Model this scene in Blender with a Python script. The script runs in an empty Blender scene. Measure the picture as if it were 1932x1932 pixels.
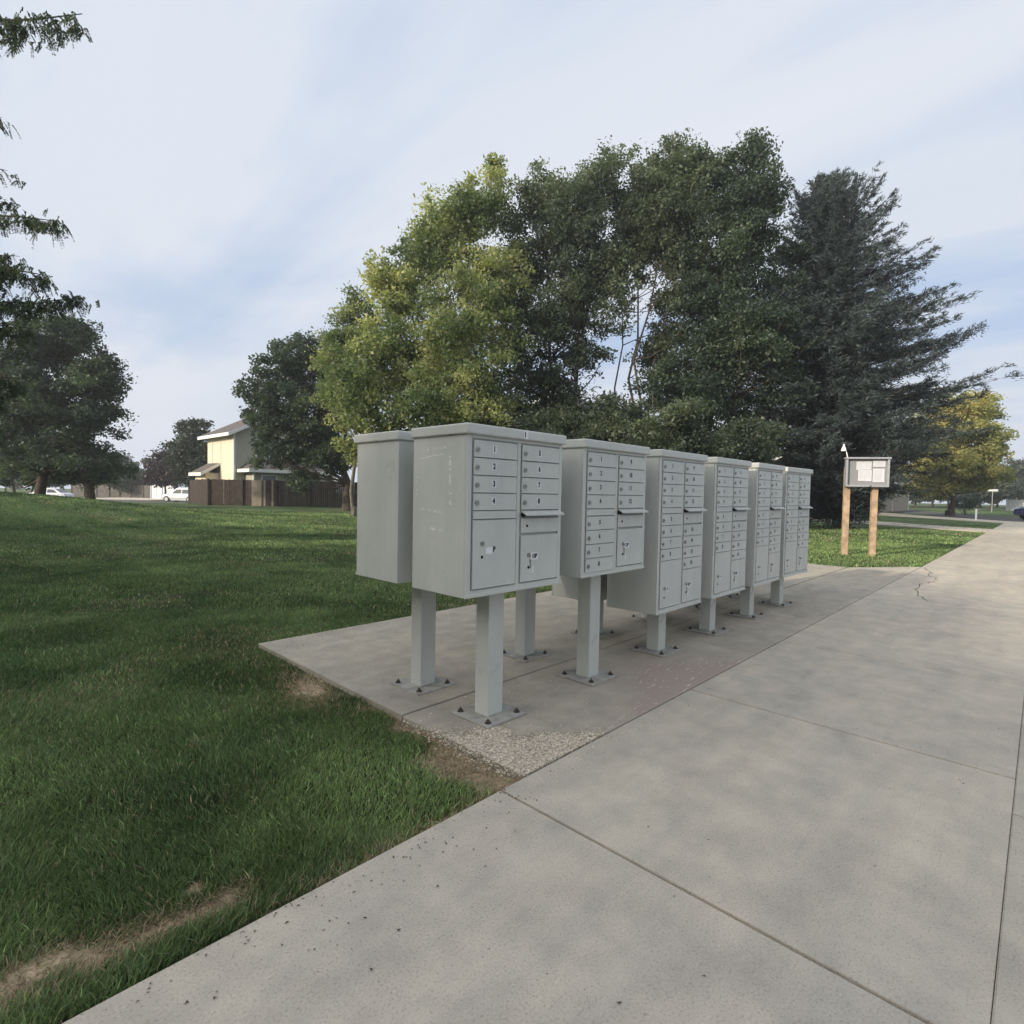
import bpy, bmesh, math, random
import numpy as np
from mathutils import Vector, Matrix
random.seed(7); RNG = np.random.default_rng(11)
C = bpy.context.scene.collection
R = math.radians

# ------------------------------------------------------------------ view frame
FPX, PI_, YAW, ROLL, HC = 1047.26, -.0362, .7637, .0188, 1.3237
F = np.array([math.cos(YAW)*math.cos(PI_), math.sin(YAW)*math.cos(PI_), math.sin(PI_)])
RT0 = np.array([math.sin(YAW), -math.cos(YAW), 0.]); UP0 = np.cross(RT0, F)
RT = RT0*math.cos(ROLL)+UP0*math.sin(ROLL); UP = -RT0*math.sin(ROLL)+UP0*math.cos(ROLL)
FH = np.array([math.cos(YAW), math.sin(YAW)])      # horizontal forward
RH = np.array([math.sin(YAW), -math.cos(YAW)])     # horizontal right
CAM = np.array([0, 0, HC])

def P(px, py, z):
    return CAM+(F+RT*(px-966)/FPX+UP*(966-py)/FPX)*z
def hor(px):
    # image row of the horizon at this column
    d0 = F[2]+RT[2]*(px-966)/FPX
    return 966+FPX*d0/UP[2]
def gp(px, z):
    p = P(px, hor(px), z)
    return np.array([p[0], p[1], float(terrain(p[0], p[1]))])
def smooth(t):
    t = np.clip(t, 0, 1); return t*t*(3-2*t)
def terrain(X, Y):
    X = np.asarray(X, float); Y = np.asarray(Y, float)
    z = X*FH[0]+Y*FH[1]; x = X*RH[0]+Y*RH[1]
    h = 1.03*np.exp(-((x+18.8)/5.9)**2-((z-18.5)/7.5)**2)
    h = h-.6*smooth((z-42)/16)*smooth((-x-12)/8)
    h = h-.035
    return np.where(Y < 1.6, np.minimum(h, -.035-.3*smooth((1.55-Y)/1.2)*(X < 47)), h)

# ------------------------------------------------------------------ noise
def _h(i, j, k, s):
    n = (i*374761393+j*668265263+k*2147483647+s*974634777) & 0xffffffff
    n = ((n ^ (n >> 13))*1274126177) & 0xffffffff
    n = ((n ^ (n >> 16))*2246822519) & 0xffffffff
    return ((n ^ (n >> 15)) & 0xffffff)/float(0xffffff)
def vnoise(x, y, z=0., s=0):
    x, y, z = np.broadcast_arrays(np.asarray(x, float), np.asarray(y, float), np.asarray(z, float))
    i, j, k = np.floor(x).astype(np.int64), np.floor(y).astype(np.int64), np.floor(z).astype(np.int64)
    u, v, w = x-i, y-j, z-k
    u, v, w = u*u*(3-2*u), v*v*(3-2*v), w*w*(3-2*w)
    r = 0
    for a in (0, 1):
        for b in (0, 1):
            for c in (0, 1):
                r = r+_h(i+a, j+b, k+c, s)*(u if a else 1-u)*(v if b else 1-v)*(w if c else 1-w)
    return r
def fbm(x, y, z=0., s=0, o=3):
    r = 0; a = .5; t = 0
    for q in range(o):
        r = r+a*vnoise(np.asarray(x)*2**q, np.asarray(y)*2**q, np.asarray(z)*2**q, s+q); t += a; a *= .5
    return r/t

# ------------------------------------------------------------------ materials
def new_mat(name):
    m = bpy.data.materials.new(name); m.use_nodes = True
    nt = m.node_tree; nt.nodes.clear()
    return m, nt, nt.nodes, nt.links
def ramp(N, L, fac, stops):
    r = N.new('ShaderNodeValToRGB'); L.new(fac, r.inputs[0])
    e = r.color_ramp.elements
    while len(e) < len(stops): e.new(.5)
    for k, (p, c) in enumerate(stops):
        e[k].position = p; e[k].color = (*c, 1) if len(c) == 3 else c
    return r.outputs[0]
def noise(N, L, vec, scale, detail=4, rough=.55, dist=0):
    n = N.new('ShaderNodeTexNoise'); n.inputs['Scale'].default_value = scale
    n.inputs['Detail'].default_value = detail; n.inputs['Roughness'].default_value = rough
    n.inputs['Distortion'].default_value = dist
    if vec is not None: L.new(vec, n.inputs['Vector'])
    return n.outputs['Fac']
def mix(N, L, fac, a, b, mode='MIX'):
    m = N.new('ShaderNodeMix'); m.data_type = 'RGBA'; m.blend_type = mode
    for s, v in ((m.inputs[0], fac), (m.inputs[6], a), (m.inputs[7], b)):
        if isinstance(v, bpy.types.NodeSocket): L.new(v, s)
        elif isinstance(v, (int, float)): s.default_value = v
        else: s.default_value = (*v, 1)
    return m.outputs[2]
def math_(N, L, op, a, b=0., c=0.):
    m = N.new('ShaderNodeMath'); m.operation = op
    for s, v in zip(m.inputs, (a, b, c)):
        if isinstance(v, bpy.types.NodeSocket): L.new(v, s)
        else: s.default_value = v
    return m.outputs[0]
def finish(N, L, col, rough=.7, spec=.4, bump=None, bs=.2, bd=.01, metal=0., coat=0.):
    b = N.new('ShaderNodeBsdfPrincipled'); o = N.new('ShaderNodeOutputMaterial')
    L.new(b.outputs[0], o.inputs[0])
    if isinstance(col, bpy.types.NodeSocket): L.new(col, b.inputs['Base Color'])
    else: b.inputs['Base Color'].default_value = (*col, 1)
    if isinstance(rough, bpy.types.NodeSocket): L.new(rough, b.inputs['Roughness'])
    else: b.inputs['Roughness'].default_value = rough
    b.inputs['Specular IOR Level'].default_value = spec
    b.inputs['Metallic'].default_value = metal; b.inputs['Coat Weight'].default_value = coat
    if bump is not None:
        n = N.new('ShaderNodeBump'); n.inputs['Strength'].default_value = bs; n.inputs['Distance'].default_value = bd
        L.new(bump, n.inputs['Height']); L.new(n.outputs[0], b.inputs['Normal'])
    return b
def pos(N): return N.new('ShaderNodeNewGeometry').outputs['Position']
def objc(N): return N.new('ShaderNodeTexCoord').outputs['Object']

def simple(name, col, rough=.6, spec=.4, var=.12, scale=6, metal=0., bs=0., coat=0., vec='obj', bscale=60):
    m, nt, N, L = new_mat(name)
    v = objc(N) if vec == 'obj' else pos(N)
    f = noise(N, L, v, scale, 5)
    a = tuple(c*(1-var) for c in col); b = tuple(min(1, c*(1+var)) for c in col)
    c = ramp(N, L, f, [(.3, a), (.7, b)])
    bp = noise(N, L, v, bscale, 3) if bs else None
    finish(N, L, c, rough, spec, bp, bs, .004, metal, coat)
    return m

def concrete(name, tint=(1, 1, 1), stain=False):
    m, nt, N, L = new_mat(name); v = pos(N)
    big = noise(N, L, v, .55, 4, .6, .4)
    c = ramp(N, L, big, [(.28, (.43, .40, .355)), (.5, (.515, .47, .40)), (.72, (.595, .54, .45))])
    mid = noise(N, L, v, 5, 6, .6)
    c = mix(N, L, 1., c, ramp(N, L, mid, [(.3, (.82, .825, .83)), (.7, (1.09, 1.08, 1.06))]), 'MULTIPLY')
    fine = noise(N, L, v, 130, 3, .7)
    c = mix(N, L, 1., c, ramp(N, L, fine, [(.30, (.60, .59, .57)), (.45, (.95, .95, .95)), (.62, (1.0, 1.0, 1.0)), (.76, (1.3, 1.28, 1.22))]), 'MULTIPLY')
    # broad blotches and streaks
    mp = N.new('ShaderNodeMapping'); L.new(v, mp.inputs[0]); mp.inputs['Scale'].default_value = (.5, 3, 1)
    st = noise(N, L, mp.outputs[0], 1.6, 5, .65)
    c = mix(N, L, 1., c, ramp(N, L, st, [(.35, (.9, .91, .92)), (.6, (1.03, 1.02, 1.0))]), 'MULTIPLY')
    # brown grime patches and pale worn patches
    gr = ramp(N, L, noise(N, L, v, 2.3, 6, .72), [(.58, (0, 0, 0)), (.8, (.38, .38, .38))])
    c = mix(N, L, gr, c, (.25, .22, .18))
    wn = ramp(N, L, noise(N, L, v, .9, 5, .7, .6), [(.56, (0, 0, 0)), (.72, (.5, .5, .5))])
    c = mix(N, L, wn, c, (.60, .55, .46))
    # small dark pits
    vo = N.new('ShaderNodeTexVoronoi'); vo.inputs['Scale'].default_value = 26; L.new(v, vo.inputs['Vector'])
    pit = ramp(N, L, vo.outputs['Distance'], [(.03, (1, 1, 1)), (.075, (0, 0, 0))])
    gate = ramp(N, L, noise(N, L, v, 9, 2), [(.47, (0, 0, 0)), (.56, (1, 1, 1))])
    pg = mix(N, L, 1., pit, gate, 'MULTIPLY')
    c = mix(N, L, pg, c, (.12, .105, .09))
    if stain:
        sx = N.new('ShaderNodeSeparateXYZ'); L.new(v, sx.inputs[0])
        n2 = noise(N, L, v, 1.7, 4, .6)
        yy = math_(N, L, 'MULTIPLY', sx.outputs[1], -1.4)
        s = math_(N, L, 'ADD', math_(N, L, 'ADD', yy, 3.1), math_(N, L, 'MULTIPLY', n2, 1.2))
        xr = math_(N, L, 'ABSOLUTE', math_(N, L, 'SUBTRACT', sx.outputs[0], 3.75))
        s = math_(N, L, 'SUBTRACT', s, math_(N, L, 'MULTIPLY', xr, 1.0))
        sf = ramp(N, L, s, [(.05, (0, 0, 0)), (.6, (.85, .85, .85))])
        c = mix(N, L, sf, c, (.41, .335, .29))
        # white scuffs inside the pink stain
        mp2 = N.new('ShaderNodeMapping'); L.new(v, mp2.inputs[0]); mp2.inputs['Scale'].default_value = (2.6, 9, 1)
        mp2.inputs['Rotation'].default_value = (0, 0, -.5)
        w = noise(N, L, mp2.outputs[0], 4.2, 3, .5)
        wf = mix(N, L, 1., ramp(N, L, w, [(.60, (0, 0, 0)), (.67, (.8, .8, .8))]), sf, 'MULTIPLY')
        c = mix(N, L, wf, c, (.68, .65, .60))
        # eroded corner, bare aggregate
        a = math_(N, L, 'ADD', math_(N, L, 'MULTIPLY', sx.outputs[0], 1.0), math_(N, L, 'MULTIPLY', sx.outputs[1], .93))
        a = math_(N, L, 'SUBTRACT', 4.16, a)
        a = math_(N, L, 'ADD', a, math_(N, L, 'MULTIPLY', noise(N, L, v, 7, 4), .5))
        af = ramp(N, L, a, [(.2, (0, 0, 0)), (.34, (1, 1, 1))])
        vv = N.new('ShaderNodeTexVoronoi'); vv.inputs['Scale'].default_value = 70; L.new(v, vv.inputs['Vector'])
        ag = ramp(N, L, vv.outputs['Distance'], [(.2, (.66, .61, .52)), (.55, (.30, .26, .20))])
        c = mix(N, L, af, c, ag)
    c = mix(N, L, 1., c, tint, 'MULTIPLY')
    mb = N.new('ShaderNodeMapping'); L.new(v, mb.inputs[0]); mb.inputs['Scale'].default_value = (260, 6, 1)
    bp = math_(N, L, 'ADD', math_(N, L, 'ADD', math_(N, L, 'MULTIPLY', fine, .8), mid), math_(N, L, 'MULTIPLY', noise(N, L, mb.outputs[0], 1., 2), .5))
    finish(N, L, c, .92, .2, bp, .45, .004)
    return m

def leaf_mat(name, dark, light, alt=None, trans=.35, freq=.35, rough=.5, altlo=.45, althi=.62):
    m, nt, N, L = new_mat(name)
    g = N.new('ShaderNodeNewGeometry'); v = g.outputs['Position']
    c = ramp(N, L, g.outputs['Random Per Island'], [(0., dark), (1., light)])
    if alt:
        f = noise(N, L, v, freq, 4, .6)
        f = math_(N, L, 'ADD', f, math_(N, L, 'MULTIPLY', g.outputs['Random Per Island'], .14))
        ff = ramp(N, L, f, [(altlo, (0, 0, 0)), (althi, (1, 1, 1))])
        c = mix(N, L, ff, c, alt)
    b = N.new('ShaderNodeBsdfPrincipled'); t = N.new('ShaderNodeBsdfTranslucent'); o = N.new('ShaderNodeOutputMaterial')
    b.inputs['Roughness'].default_value = rough; b.inputs['Specular IOR Level'].default_value = .35
    L.new(c, b.inputs['Base Color'])
    tc = mix(N, L, 1., c, (1.5, 1.6, .8), 'MULTIPLY'); L.new(tc, t.inputs['Color'])
    s = N.new('ShaderNodeMixShader'); s.inputs[0].default_value = trans
    L.new(b.outputs[0], s.inputs[1]); L.new(t.outputs[0], s.inputs[2]); L.new(s.outputs[0], o.inputs[0])
    return m

def attr_mat(name, rough=.7, trans=0., nz=None, spec=.2, bs=0.):
    m, nt, N, L = new_mat(name)
    a = N.new('ShaderNodeAttribute'); a.attribute_name = 'tint'; c = a.outputs['Color']
    bp = None
    if nz:
        v = pos(N)
        c = mix(N, L, 1., c, ramp(N, L, noise(N, L, v, nz, 5, .65), [(.3, (.72, .72, .72)), (.7, (1.25, 1.25, 1.25))]), 'MULTIPLY')
        c = mix(N, L, 1., c, ramp(N, L, noise(N, L, v, nz*9, 4, .7), [(.3, (.6, .6, .6)), (.7, (1.35, 1.35, 1.35))]), 'MULTIPLY')
        bp = noise(N, L, v, nz*7, 5, .7)
    b = finish(N, L, c, rough, spec, bp, bs, .05)
    if trans:
        t = N.new('ShaderNodeBsdfTranslucent'); L.new(c, t.inputs[0])
        o = [n for n in N if n.type == 'OUTPUT_MATERIAL'][0]
        s = N.new('ShaderNodeMixShader'); s.inputs[0].default_value = trans
        L.new(b.outputs[0], s.inputs[1]); L.new(t.outputs[0], s.inputs[2]); L.new(s.outputs[0], o.inputs[0])
    return m

def box_paint():
    m, nt, N, L = new_mat('grey_powder_coat'); v = objc(N)
    mp = N.new('ShaderNodeMapping'); L.new(v, mp.inputs[0]); mp.inputs['Scale'].default_value = (5, 5, .8)
    a = noise(N, L, mp.outputs[0], 1.2, 5, .6); b = noise(N, L, v, 3.2, 4)
    c = ramp(N, L, a, [(.28, (.49, .51, .485)), (.72, (.555, .57, .54))])
    c = mix(N, L, 1., c, ramp(N, L, b, [(.3, (.93, .93, .94)), (.7, (1.04, 1.04, 1.03))]), 'MULTIPLY')
    fine = noise(N, L, v, 350, 2)
    dirt = ramp(N, L, noise(N, L, v, 38, 5, .75), [(.60, (0, 0, 0)), (.76, (.5, .5, .5))])
    c = mix(N, L, dirt, c, (.2, .19, .17))
    finish(N, L, c, ramp(N, L, b, [(.3, (.27,)*3), (.7, (.42,)*3)]), .45, fine, .06, .001)
    return m
M = {}
M['paint'] = box_paint()
M['plate'] = simple('dusty_galvanised_plate', (.34, .335, .31), .75, .4, .28, 14, 0, .2)
M['bolt'] = simple('rusty_bolt_steel', (.075, .065, .055), .7, .4, .4, 40, .4)
M['lock'] = simple('brushed_lock_steel', (.36, .36, .35), .3, .5, .2, 60, .85)
M['hole_shade'] = simple('dark_keyhole_slot_shade', (.012, .012, .012), .8, .2)
M['label'] = simple('white_number_label', (.66, .69, .69), .5, .4, .05)
M['labeldim'] = simple('faded_number_label', (.53, .55, .54), .5, .4, .05)
M['labelb'] = simple('bright_white_label', (.74, .75, .78), .5, .4, .04)
M['ink'] = simple('black_ink', (.02, .02, .022), .6, .3)
M['tape'] = simple('old_tape_residue', (.74, .75, .72), .2, .6, .15, 30)
M['side'] = concrete('weathered_sidewalk_concrete')
M['pad'] = concrete('stained_pad_concrete', (.84, .84, .83), True)  # darker tint also stands for missing shade under the mailboxes
M['curb'] = concrete('curb_concrete', (.92, .93, .93))
M['drive'] = concrete('pale_driveway_concrete', (1.15, 1.13, 1.1))
M['joint'] = simple('dirt_in_joint', (.055, .045, .035), .95, .1, .4, 12, vec='pos')
M['bark'] = simple('dark_ridged_bark', (.075, .06, .048), .9, .2, .35, 9, 0, .6, vec='pos', bscale=14)
M['barkgrey'] = simple('smooth_grey_bark', (.13, .12, .10), .85, .2, .3, 7, 0, .4, vec='pos', bscale=14)
M['asphalt'] = simple('worn_asphalt', (.10, .10, .098), .9, .25, .2, 3, 0, .4, vec='pos', bscale=90)
M['lawn'] = attr_mat('mown_lawn', .9, 0, 1.3, .1, .6)
M['blade'] = attr_mat('grass_blades', .6, .3, None, .25)
M['fence'] = simple('weathered_brown_fence_boards', (.062, .048, .042), .85, .2, .35, 3, 0, .3, vec='pos')
M['fencegap'] = simple('fence_gap_light', (.26, .225, .18), .85, .2, .2, 3)  # pale colour stands for light showing through gaps in the fence
M['greyfence'] = simple('grey_fence_boards', (.12, .11, .10), .85, .2, .3, 3, vec='pos')
M['vinyl'] = simple('white_vinyl', (.60, .61, .64), .45, .4, .04)
M['yellow'] = simple('cream_yellow_siding', (.62, .56, .44), .8, .25, .06, 2, 0, .2)
M['creamshade'] = simple('shaded_cream_siding', (.36, .36, .29), .8, .25, .06, 2, 0, .2)  # cream siding again, darkened for the walls turned from the sun
M['trim'] = simple('white_trim', (.72, .72, .70), .6, .3, .05)
M['glass'] = simple('dark_window_glass', (.03, .038, .045), .08, .6, .1)
M['roof'] = simple('grey_brown_shingles', (.11, .10, .095), .9, .2, .35, 9, 0, .6, vec='pos', bscale=20)
M['tan'] = simple('tan_garage_siding', (.34, .30, .235), .8, .25, .08, 3, 0, .2)
M['brown'] = simple('brown_siding', (.12, .08, .06), .85, .2, .15, 3)
M['wood'] = simple('sun_bleached_timber', (.38, .28, .19), .8, .25, .3, 8, 0, .35)
M['alu'] = simple('dull_aluminium_frame', (.42, .43, .45), .45, .5, .1, 12, .5)
M['cork'] = simple('grey_pin_board', (.23, .24, .25), .8, .2, .1, 30)
M['paper'] = simple('white_notice_paper', (.56, .575, .62), .7, .2, .05, 5)
M['print'] = simple('grey_printed_text', (.42, .43, .47), .7, .2, .1)
M['white'] = simple('white_plastic', (.82, .82, .82), .4, .4, .03)
M['carwhite'] = simple('white_car_paint', (.72, .73, .75), .2, .5, .02, coat=.6)
M['carblue'] = simple('navy_car_paint', (.025, .035, .11), .2, .5, .05, coat=.6)
M['tyre'] = simple('black_rubber', (.02, .02, .02), .8, .2)
M['rim'] = simple('alloy_rim', (.45, .45, .46), .3, .5, .05, metal=.8)
M['lampred'] = simple('red_tail_lamp', (.35, .02, .02), .2, .5, .05)
M['lampclear'] = simple('clear_headlamp', (.5, .52, .55), .1, .6, .05)
M['soil'] = simple('debris_crumbs', (.10, .08, .06), .95, .1, .5, 40)
M['chip'] = simple('pale_aggregate_chips', (.62, .56, .46), .8, .25, .5, 60, vec='pos')
M['leaf_dark'] = leaf_mat('deep_green_leaves', (.058, .088, .056), (.145, .19, .11), (.045, .07, .05), .35)
M['leaf_mid'] = leaf_mat('grey_green_leaves', (.080, .105, .068), (.22, .26, .165), (.060, .082, .060), .4)
M['leaf_locust'] = leaf_mat('locust_leaflets', (.035, .055, .035), (.075, .105, .06), None, .35)
M['leaf_gold'] = leaf_mat('yellow_green_leaves', (.19, .225, .10), (.56, .55, .30), (.10, .14, .07), .45, .40, .5, .47, .64)
M['leaf_yellow'] = leaf_mat('golden_leaves', (.34, .31, .11), (.66, .58, .25), (.22, .24, .10), .4, .4)
M['leaf_plum'] = leaf_mat('purple_plum_leaves', (.03, .02, .026), (.06, .045, .045), None, .2)
M['leaf_far'] = leaf_mat('distant_green_leaves', (.06, .078, .055), (.13, .15, .10), (.048, .062, .048), .2)
M['needles'] = leaf_mat('blue_grey_cedar_needles', (.046, .066, .068), (.13, .165, .165), (.034, .047, .052), .15, .8)

# ------------------------------------------------------------------ mesh building
class MB:
    def __init__(s): s.v = []; s.f = []; s.m = []; s.mats = []
    def mi(s, m):
        if m not in s.mats: s.mats.append(m)
        return s.mats.index(m)
    def add(s, vs, fs, m):
        o = len(s.v); s.v += [tuple(map(float, v)) for v in vs]
        s.f += [tuple(o+i for i in f) for f in fs]; s.m += [s.mi(m)]*len(fs)
    def box(s, lo, hi, m, mat=None):
        x0, y0, z0 = lo; x1, y1, z1 = hi
        vs = [(x0, y0, z0), (x1, y0, z0), (x1, y1, z0), (x0, y1, z0), (x0, y0, z1), (x1, y0, z1), (x1, y1, z1), (x0, y1, z1)]
        if mat is not None: vs = [tuple(mat @ Vector(v)) for v in vs]
        s.add(vs, [(0, 3, 2, 1), (4, 5, 6, 7), (0, 1, 5, 4), (1, 2, 6, 5), (2, 3, 7, 6), (3, 0, 4, 7)], m)
    def prism(s, pts, z0, z1, m):
        n = len(pts)
        vs = [(x, y, z0) for x, y in pts]+[(x, y, z1) for x, y in pts]
        s.add(vs, [tuple(reversed(range(n))), tuple(range(n, 2*n))]+[(i, (i+1) % n, n+(i+1) % n, n+i) for i in range(n)], m)
    def cyl(s, c, r, h, m, axis='z', n=16, r2=None):
        r2 = r if r2 is None else r2; vs = []
        for k, (rr, t) in enumerate(((r, 0), (r2, h))):
            for i in range(n):
                a = 2*math.pi*i/n; u, w = rr*math.cos(a), rr*math.sin(a)
                vs.append({'z': (c[0]+u, c[1]+w, c[2]+t), 'y': (c[0]+u, c[1]+t, c[2]+w), 'x': (c[0]+t, c[1]+u, c[2]+w)}[axis])
        s.add(vs, [tuple(reversed(range(n))), tuple(range(n, 2*n))]+[(i, (i+1) % n, n+(i+1) % n, n+i) for i in range(n)], m)
    def tube(s, pts, rad, m, n=6):
        pts = [np.array(p, float) for p in pts]; vs = []; fs = []
        for i, p in enumerate(pts):
            d = pts[min(i+1, len(pts)-1)]-pts[max(i-1, 0)]; d = d/(np.linalg.norm(d)+1e-9)
            a = np.cross(d, (0, 0, 1.)) if abs(d[2]) < .95 else np.cross(d, (1., 0, 0)); a /= np.linalg.norm(a); b = np.cross(d, a)
            for k in range(n):
                t = 2*math.pi*k/n; vs.append(p+(a*math.cos(t)+b*math.sin(t))*rad[i])
        for i in range(len(pts)-1):
            for k in range(n):
                fs.append((i*n+k, i*n+(k+1) % n, (i+1)*n+(k+1) % n, (i+1)*n+k))
        fs.append(tuple(range((len(pts)-1)*n, len(pts)*n)))
        s.add(vs, fs, m)
    def build(s, name, parent=None, bevel=0, seg=2, smooth_=False):
        me = bpy.data.meshes.new(name); me.from_pydata(s.v, [], s.f)
        for m in s.mats: me.materials.append(m)
        me.polygons.foreach_set('material_index', s.m)
        me.update()
        bm = bmesh.new(); bm.from_mesh(me)
        bmesh.ops.recalc_face_normals(bm, faces=bm.faces)
        if bevel:
            ed = [e for e in bm.edges if len(e.link_faces) == 2 and e.calc_face_angle(0) > .6]
            bmesh.ops.bevel(bm, geom=ed, offset=bevel, segments=seg, profile=.5, affect='EDGES', clamp_overlap=True)
        bm.to_mesh(me); bm.free()
        if smooth_: me.polygons.foreach_set('use_smooth', [True]*len(me.polygons))
        o = bpy.data.objects.new(name, me); C.objects.link(o)
        if parent: o.parent = parent
        return o
def fast_mesh(name, V, faces_n, m, parent=None, tint=None, nper=4):
    """V: (k*nper,3) vertices of k separate polygons, or with explicit faces"""
    me = bpy.data.meshes.new(name)
    if isinstance(faces_n, int):
        k = faces_n; idx = np.arange(k*nper, dtype=np.int32); starts = np.arange(0, k*nper, nper, dtype=np.int32)
    else:
        idx = faces_n.astype(np.int32).ravel(); k = len(faces_n); w = faces_n.shape[1]
        starts = np.arange(0, k*w, w, dtype=np.int32)
    me.vertices.add(len(V)); me.vertices.foreach_set('co', V.astype(np.float32).ravel())
    me.loops.add(len(idx)); me.loops.foreach_set('vertex_index', idx)
    me.polygons.add(k); me.polygons.foreach_set('loop_start', starts)
    me.update(calc_edges=True); me.validate()
    me.materials.append(m)
    if tint is not None:
        a = me.attributes.new('tint', 'FLOAT_COLOR', 'POINT')
        a.data.foreach_set('color', np.c_[tint, np.ones(len(tint))].astype(np.float32).ravel())
    o = bpy.data.objects.new(name, me); C.objects.link(o)
    if parent: o.parent = parent
    return o
def empty(name, loc=(0, 0, 0), rz=0.):
    o = bpy.data.objects.new(name, None); C.objects.link(o); o.location = loc; o.rotation_euler = (0, 0, rz)
    o.empty_display_size = .2; return o
def tag(o, label=None, cat=None, group=None, kind=None):
    for k, v in (('label', label), ('category', cat), ('group', group), ('kind', kind)):
        if v: o[k] = v
    return o
def struct(o): o['kind'] = 'structure'; return o

# ------------------------------------------------------------------ setting: ground
def deadness(X, Y):
    n = fbm(X*5, Y*5, 0, 3)-.5; n2 = fbm(X*1.6+9, Y*1.6, 0, 5)-.5
    d1 = .9*np.exp(-((Y-1.90-.05*np.sin(X*5)-.22*n)/.075)**2)*smooth((X+.9)/.3)*smooth((.78-X)/.12)*smooth((n2+.22)/.2)
    w = .12+.16*smooth((2.9-Y)/1.0)
    d2 = .95*smooth((X-(1.88-w-.35*n))/.2)*smooth((3.15-Y)/.3)*(Y > 1.7)*(X < 1.9)
    d3 = np.exp(-(((X-1.73)/.16)**2+((Y-3.50)/.27)**2)*(1+2.5*n))
    d4 = .55*np.exp(-((Y-1.72)/.05)**2)*smooth((X-.5)/.6)*(X < 1.9)
    d5 = .12*smooth((fbm(X*.8+3, Y*.8+8, 0, 21)-.60)/.1)
    return np.clip(np.maximum.reduce([d1*1.1, d2, d3*1.1, d4, d5]), 0, 1)
def lawn_color(X, Y):
    a = fbm(X*.55, Y*.55, 0, 1, 4); b = fbm(X*2.3, Y*2.3, 0, 2, 3)
    t = np.clip((a-.5)*2.2+(b-.5)*1.3+.55, 0, 1)[..., None]
    c = np.array([.044, .074, .029])*(1-t)+np.array([.108, .154, .058])*t
    st = .5+.5*np.sin((X*.93+Y*.36)*2*math.pi/1.9+1.3*np.sin(Y*.1))
    return c*(.90+.2*st[..., None])
def make_ground():
    n = 400; t = np.linspace(-1, 1, n); b = 6.6
    gx = 1.3+260*np.sinh(b*t)/math.sinh(b); gy = 2.7+260*np.sinh(b*t)/math.sinh(b)
    X, Y = np.meshgrid(gx, gy, indexing='ij'); Z = terrain(X, Y)
    Z = Z+.012*(fbm(X*6, Y*6, 0, 7)-.5)*(Y > 1.75)*(X < 1.85)
    V = np.stack([X, Y, Z], -1).reshape(-1, 3)
    i = np.arange(n*n).reshape(n, n)
    Fq = np.stack([i[:-1, :-1], i[1:, :-1], i[1:, 1:], i[:-1, 1:]], -1).reshape(-1, 4)
    col = lawn_color(X, Y)
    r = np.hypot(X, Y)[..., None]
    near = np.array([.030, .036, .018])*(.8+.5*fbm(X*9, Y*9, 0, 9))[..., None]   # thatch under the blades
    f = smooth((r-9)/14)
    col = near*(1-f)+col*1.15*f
    d = deadness(X, Y)[..., None]
    col = col*(1-d)+np.array([.40, .315, .21])*(.75+.5*fbm(X*14, Y*14, 0, 4))[..., None]*d
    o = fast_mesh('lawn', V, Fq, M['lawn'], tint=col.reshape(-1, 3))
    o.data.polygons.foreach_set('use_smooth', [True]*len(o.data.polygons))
    struct(o)
make_ground()

def on_lawn(X, Y):
    flare = np.where(X < 13.48, 1.72+(13.48-X)*.72, 1.715)
    a = (X < 1.875) & (Y > 1.712)
    b = (X >= 1.875) & (X < 12.12) & (Y > 4.765)
    c = (X >= 12.12) & (X < 30.8) & (Y > flare+.01)
    d = (X > 34.8) & (X < 45.5) & (Y > 1.72)
    return a | b | c | d

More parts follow.
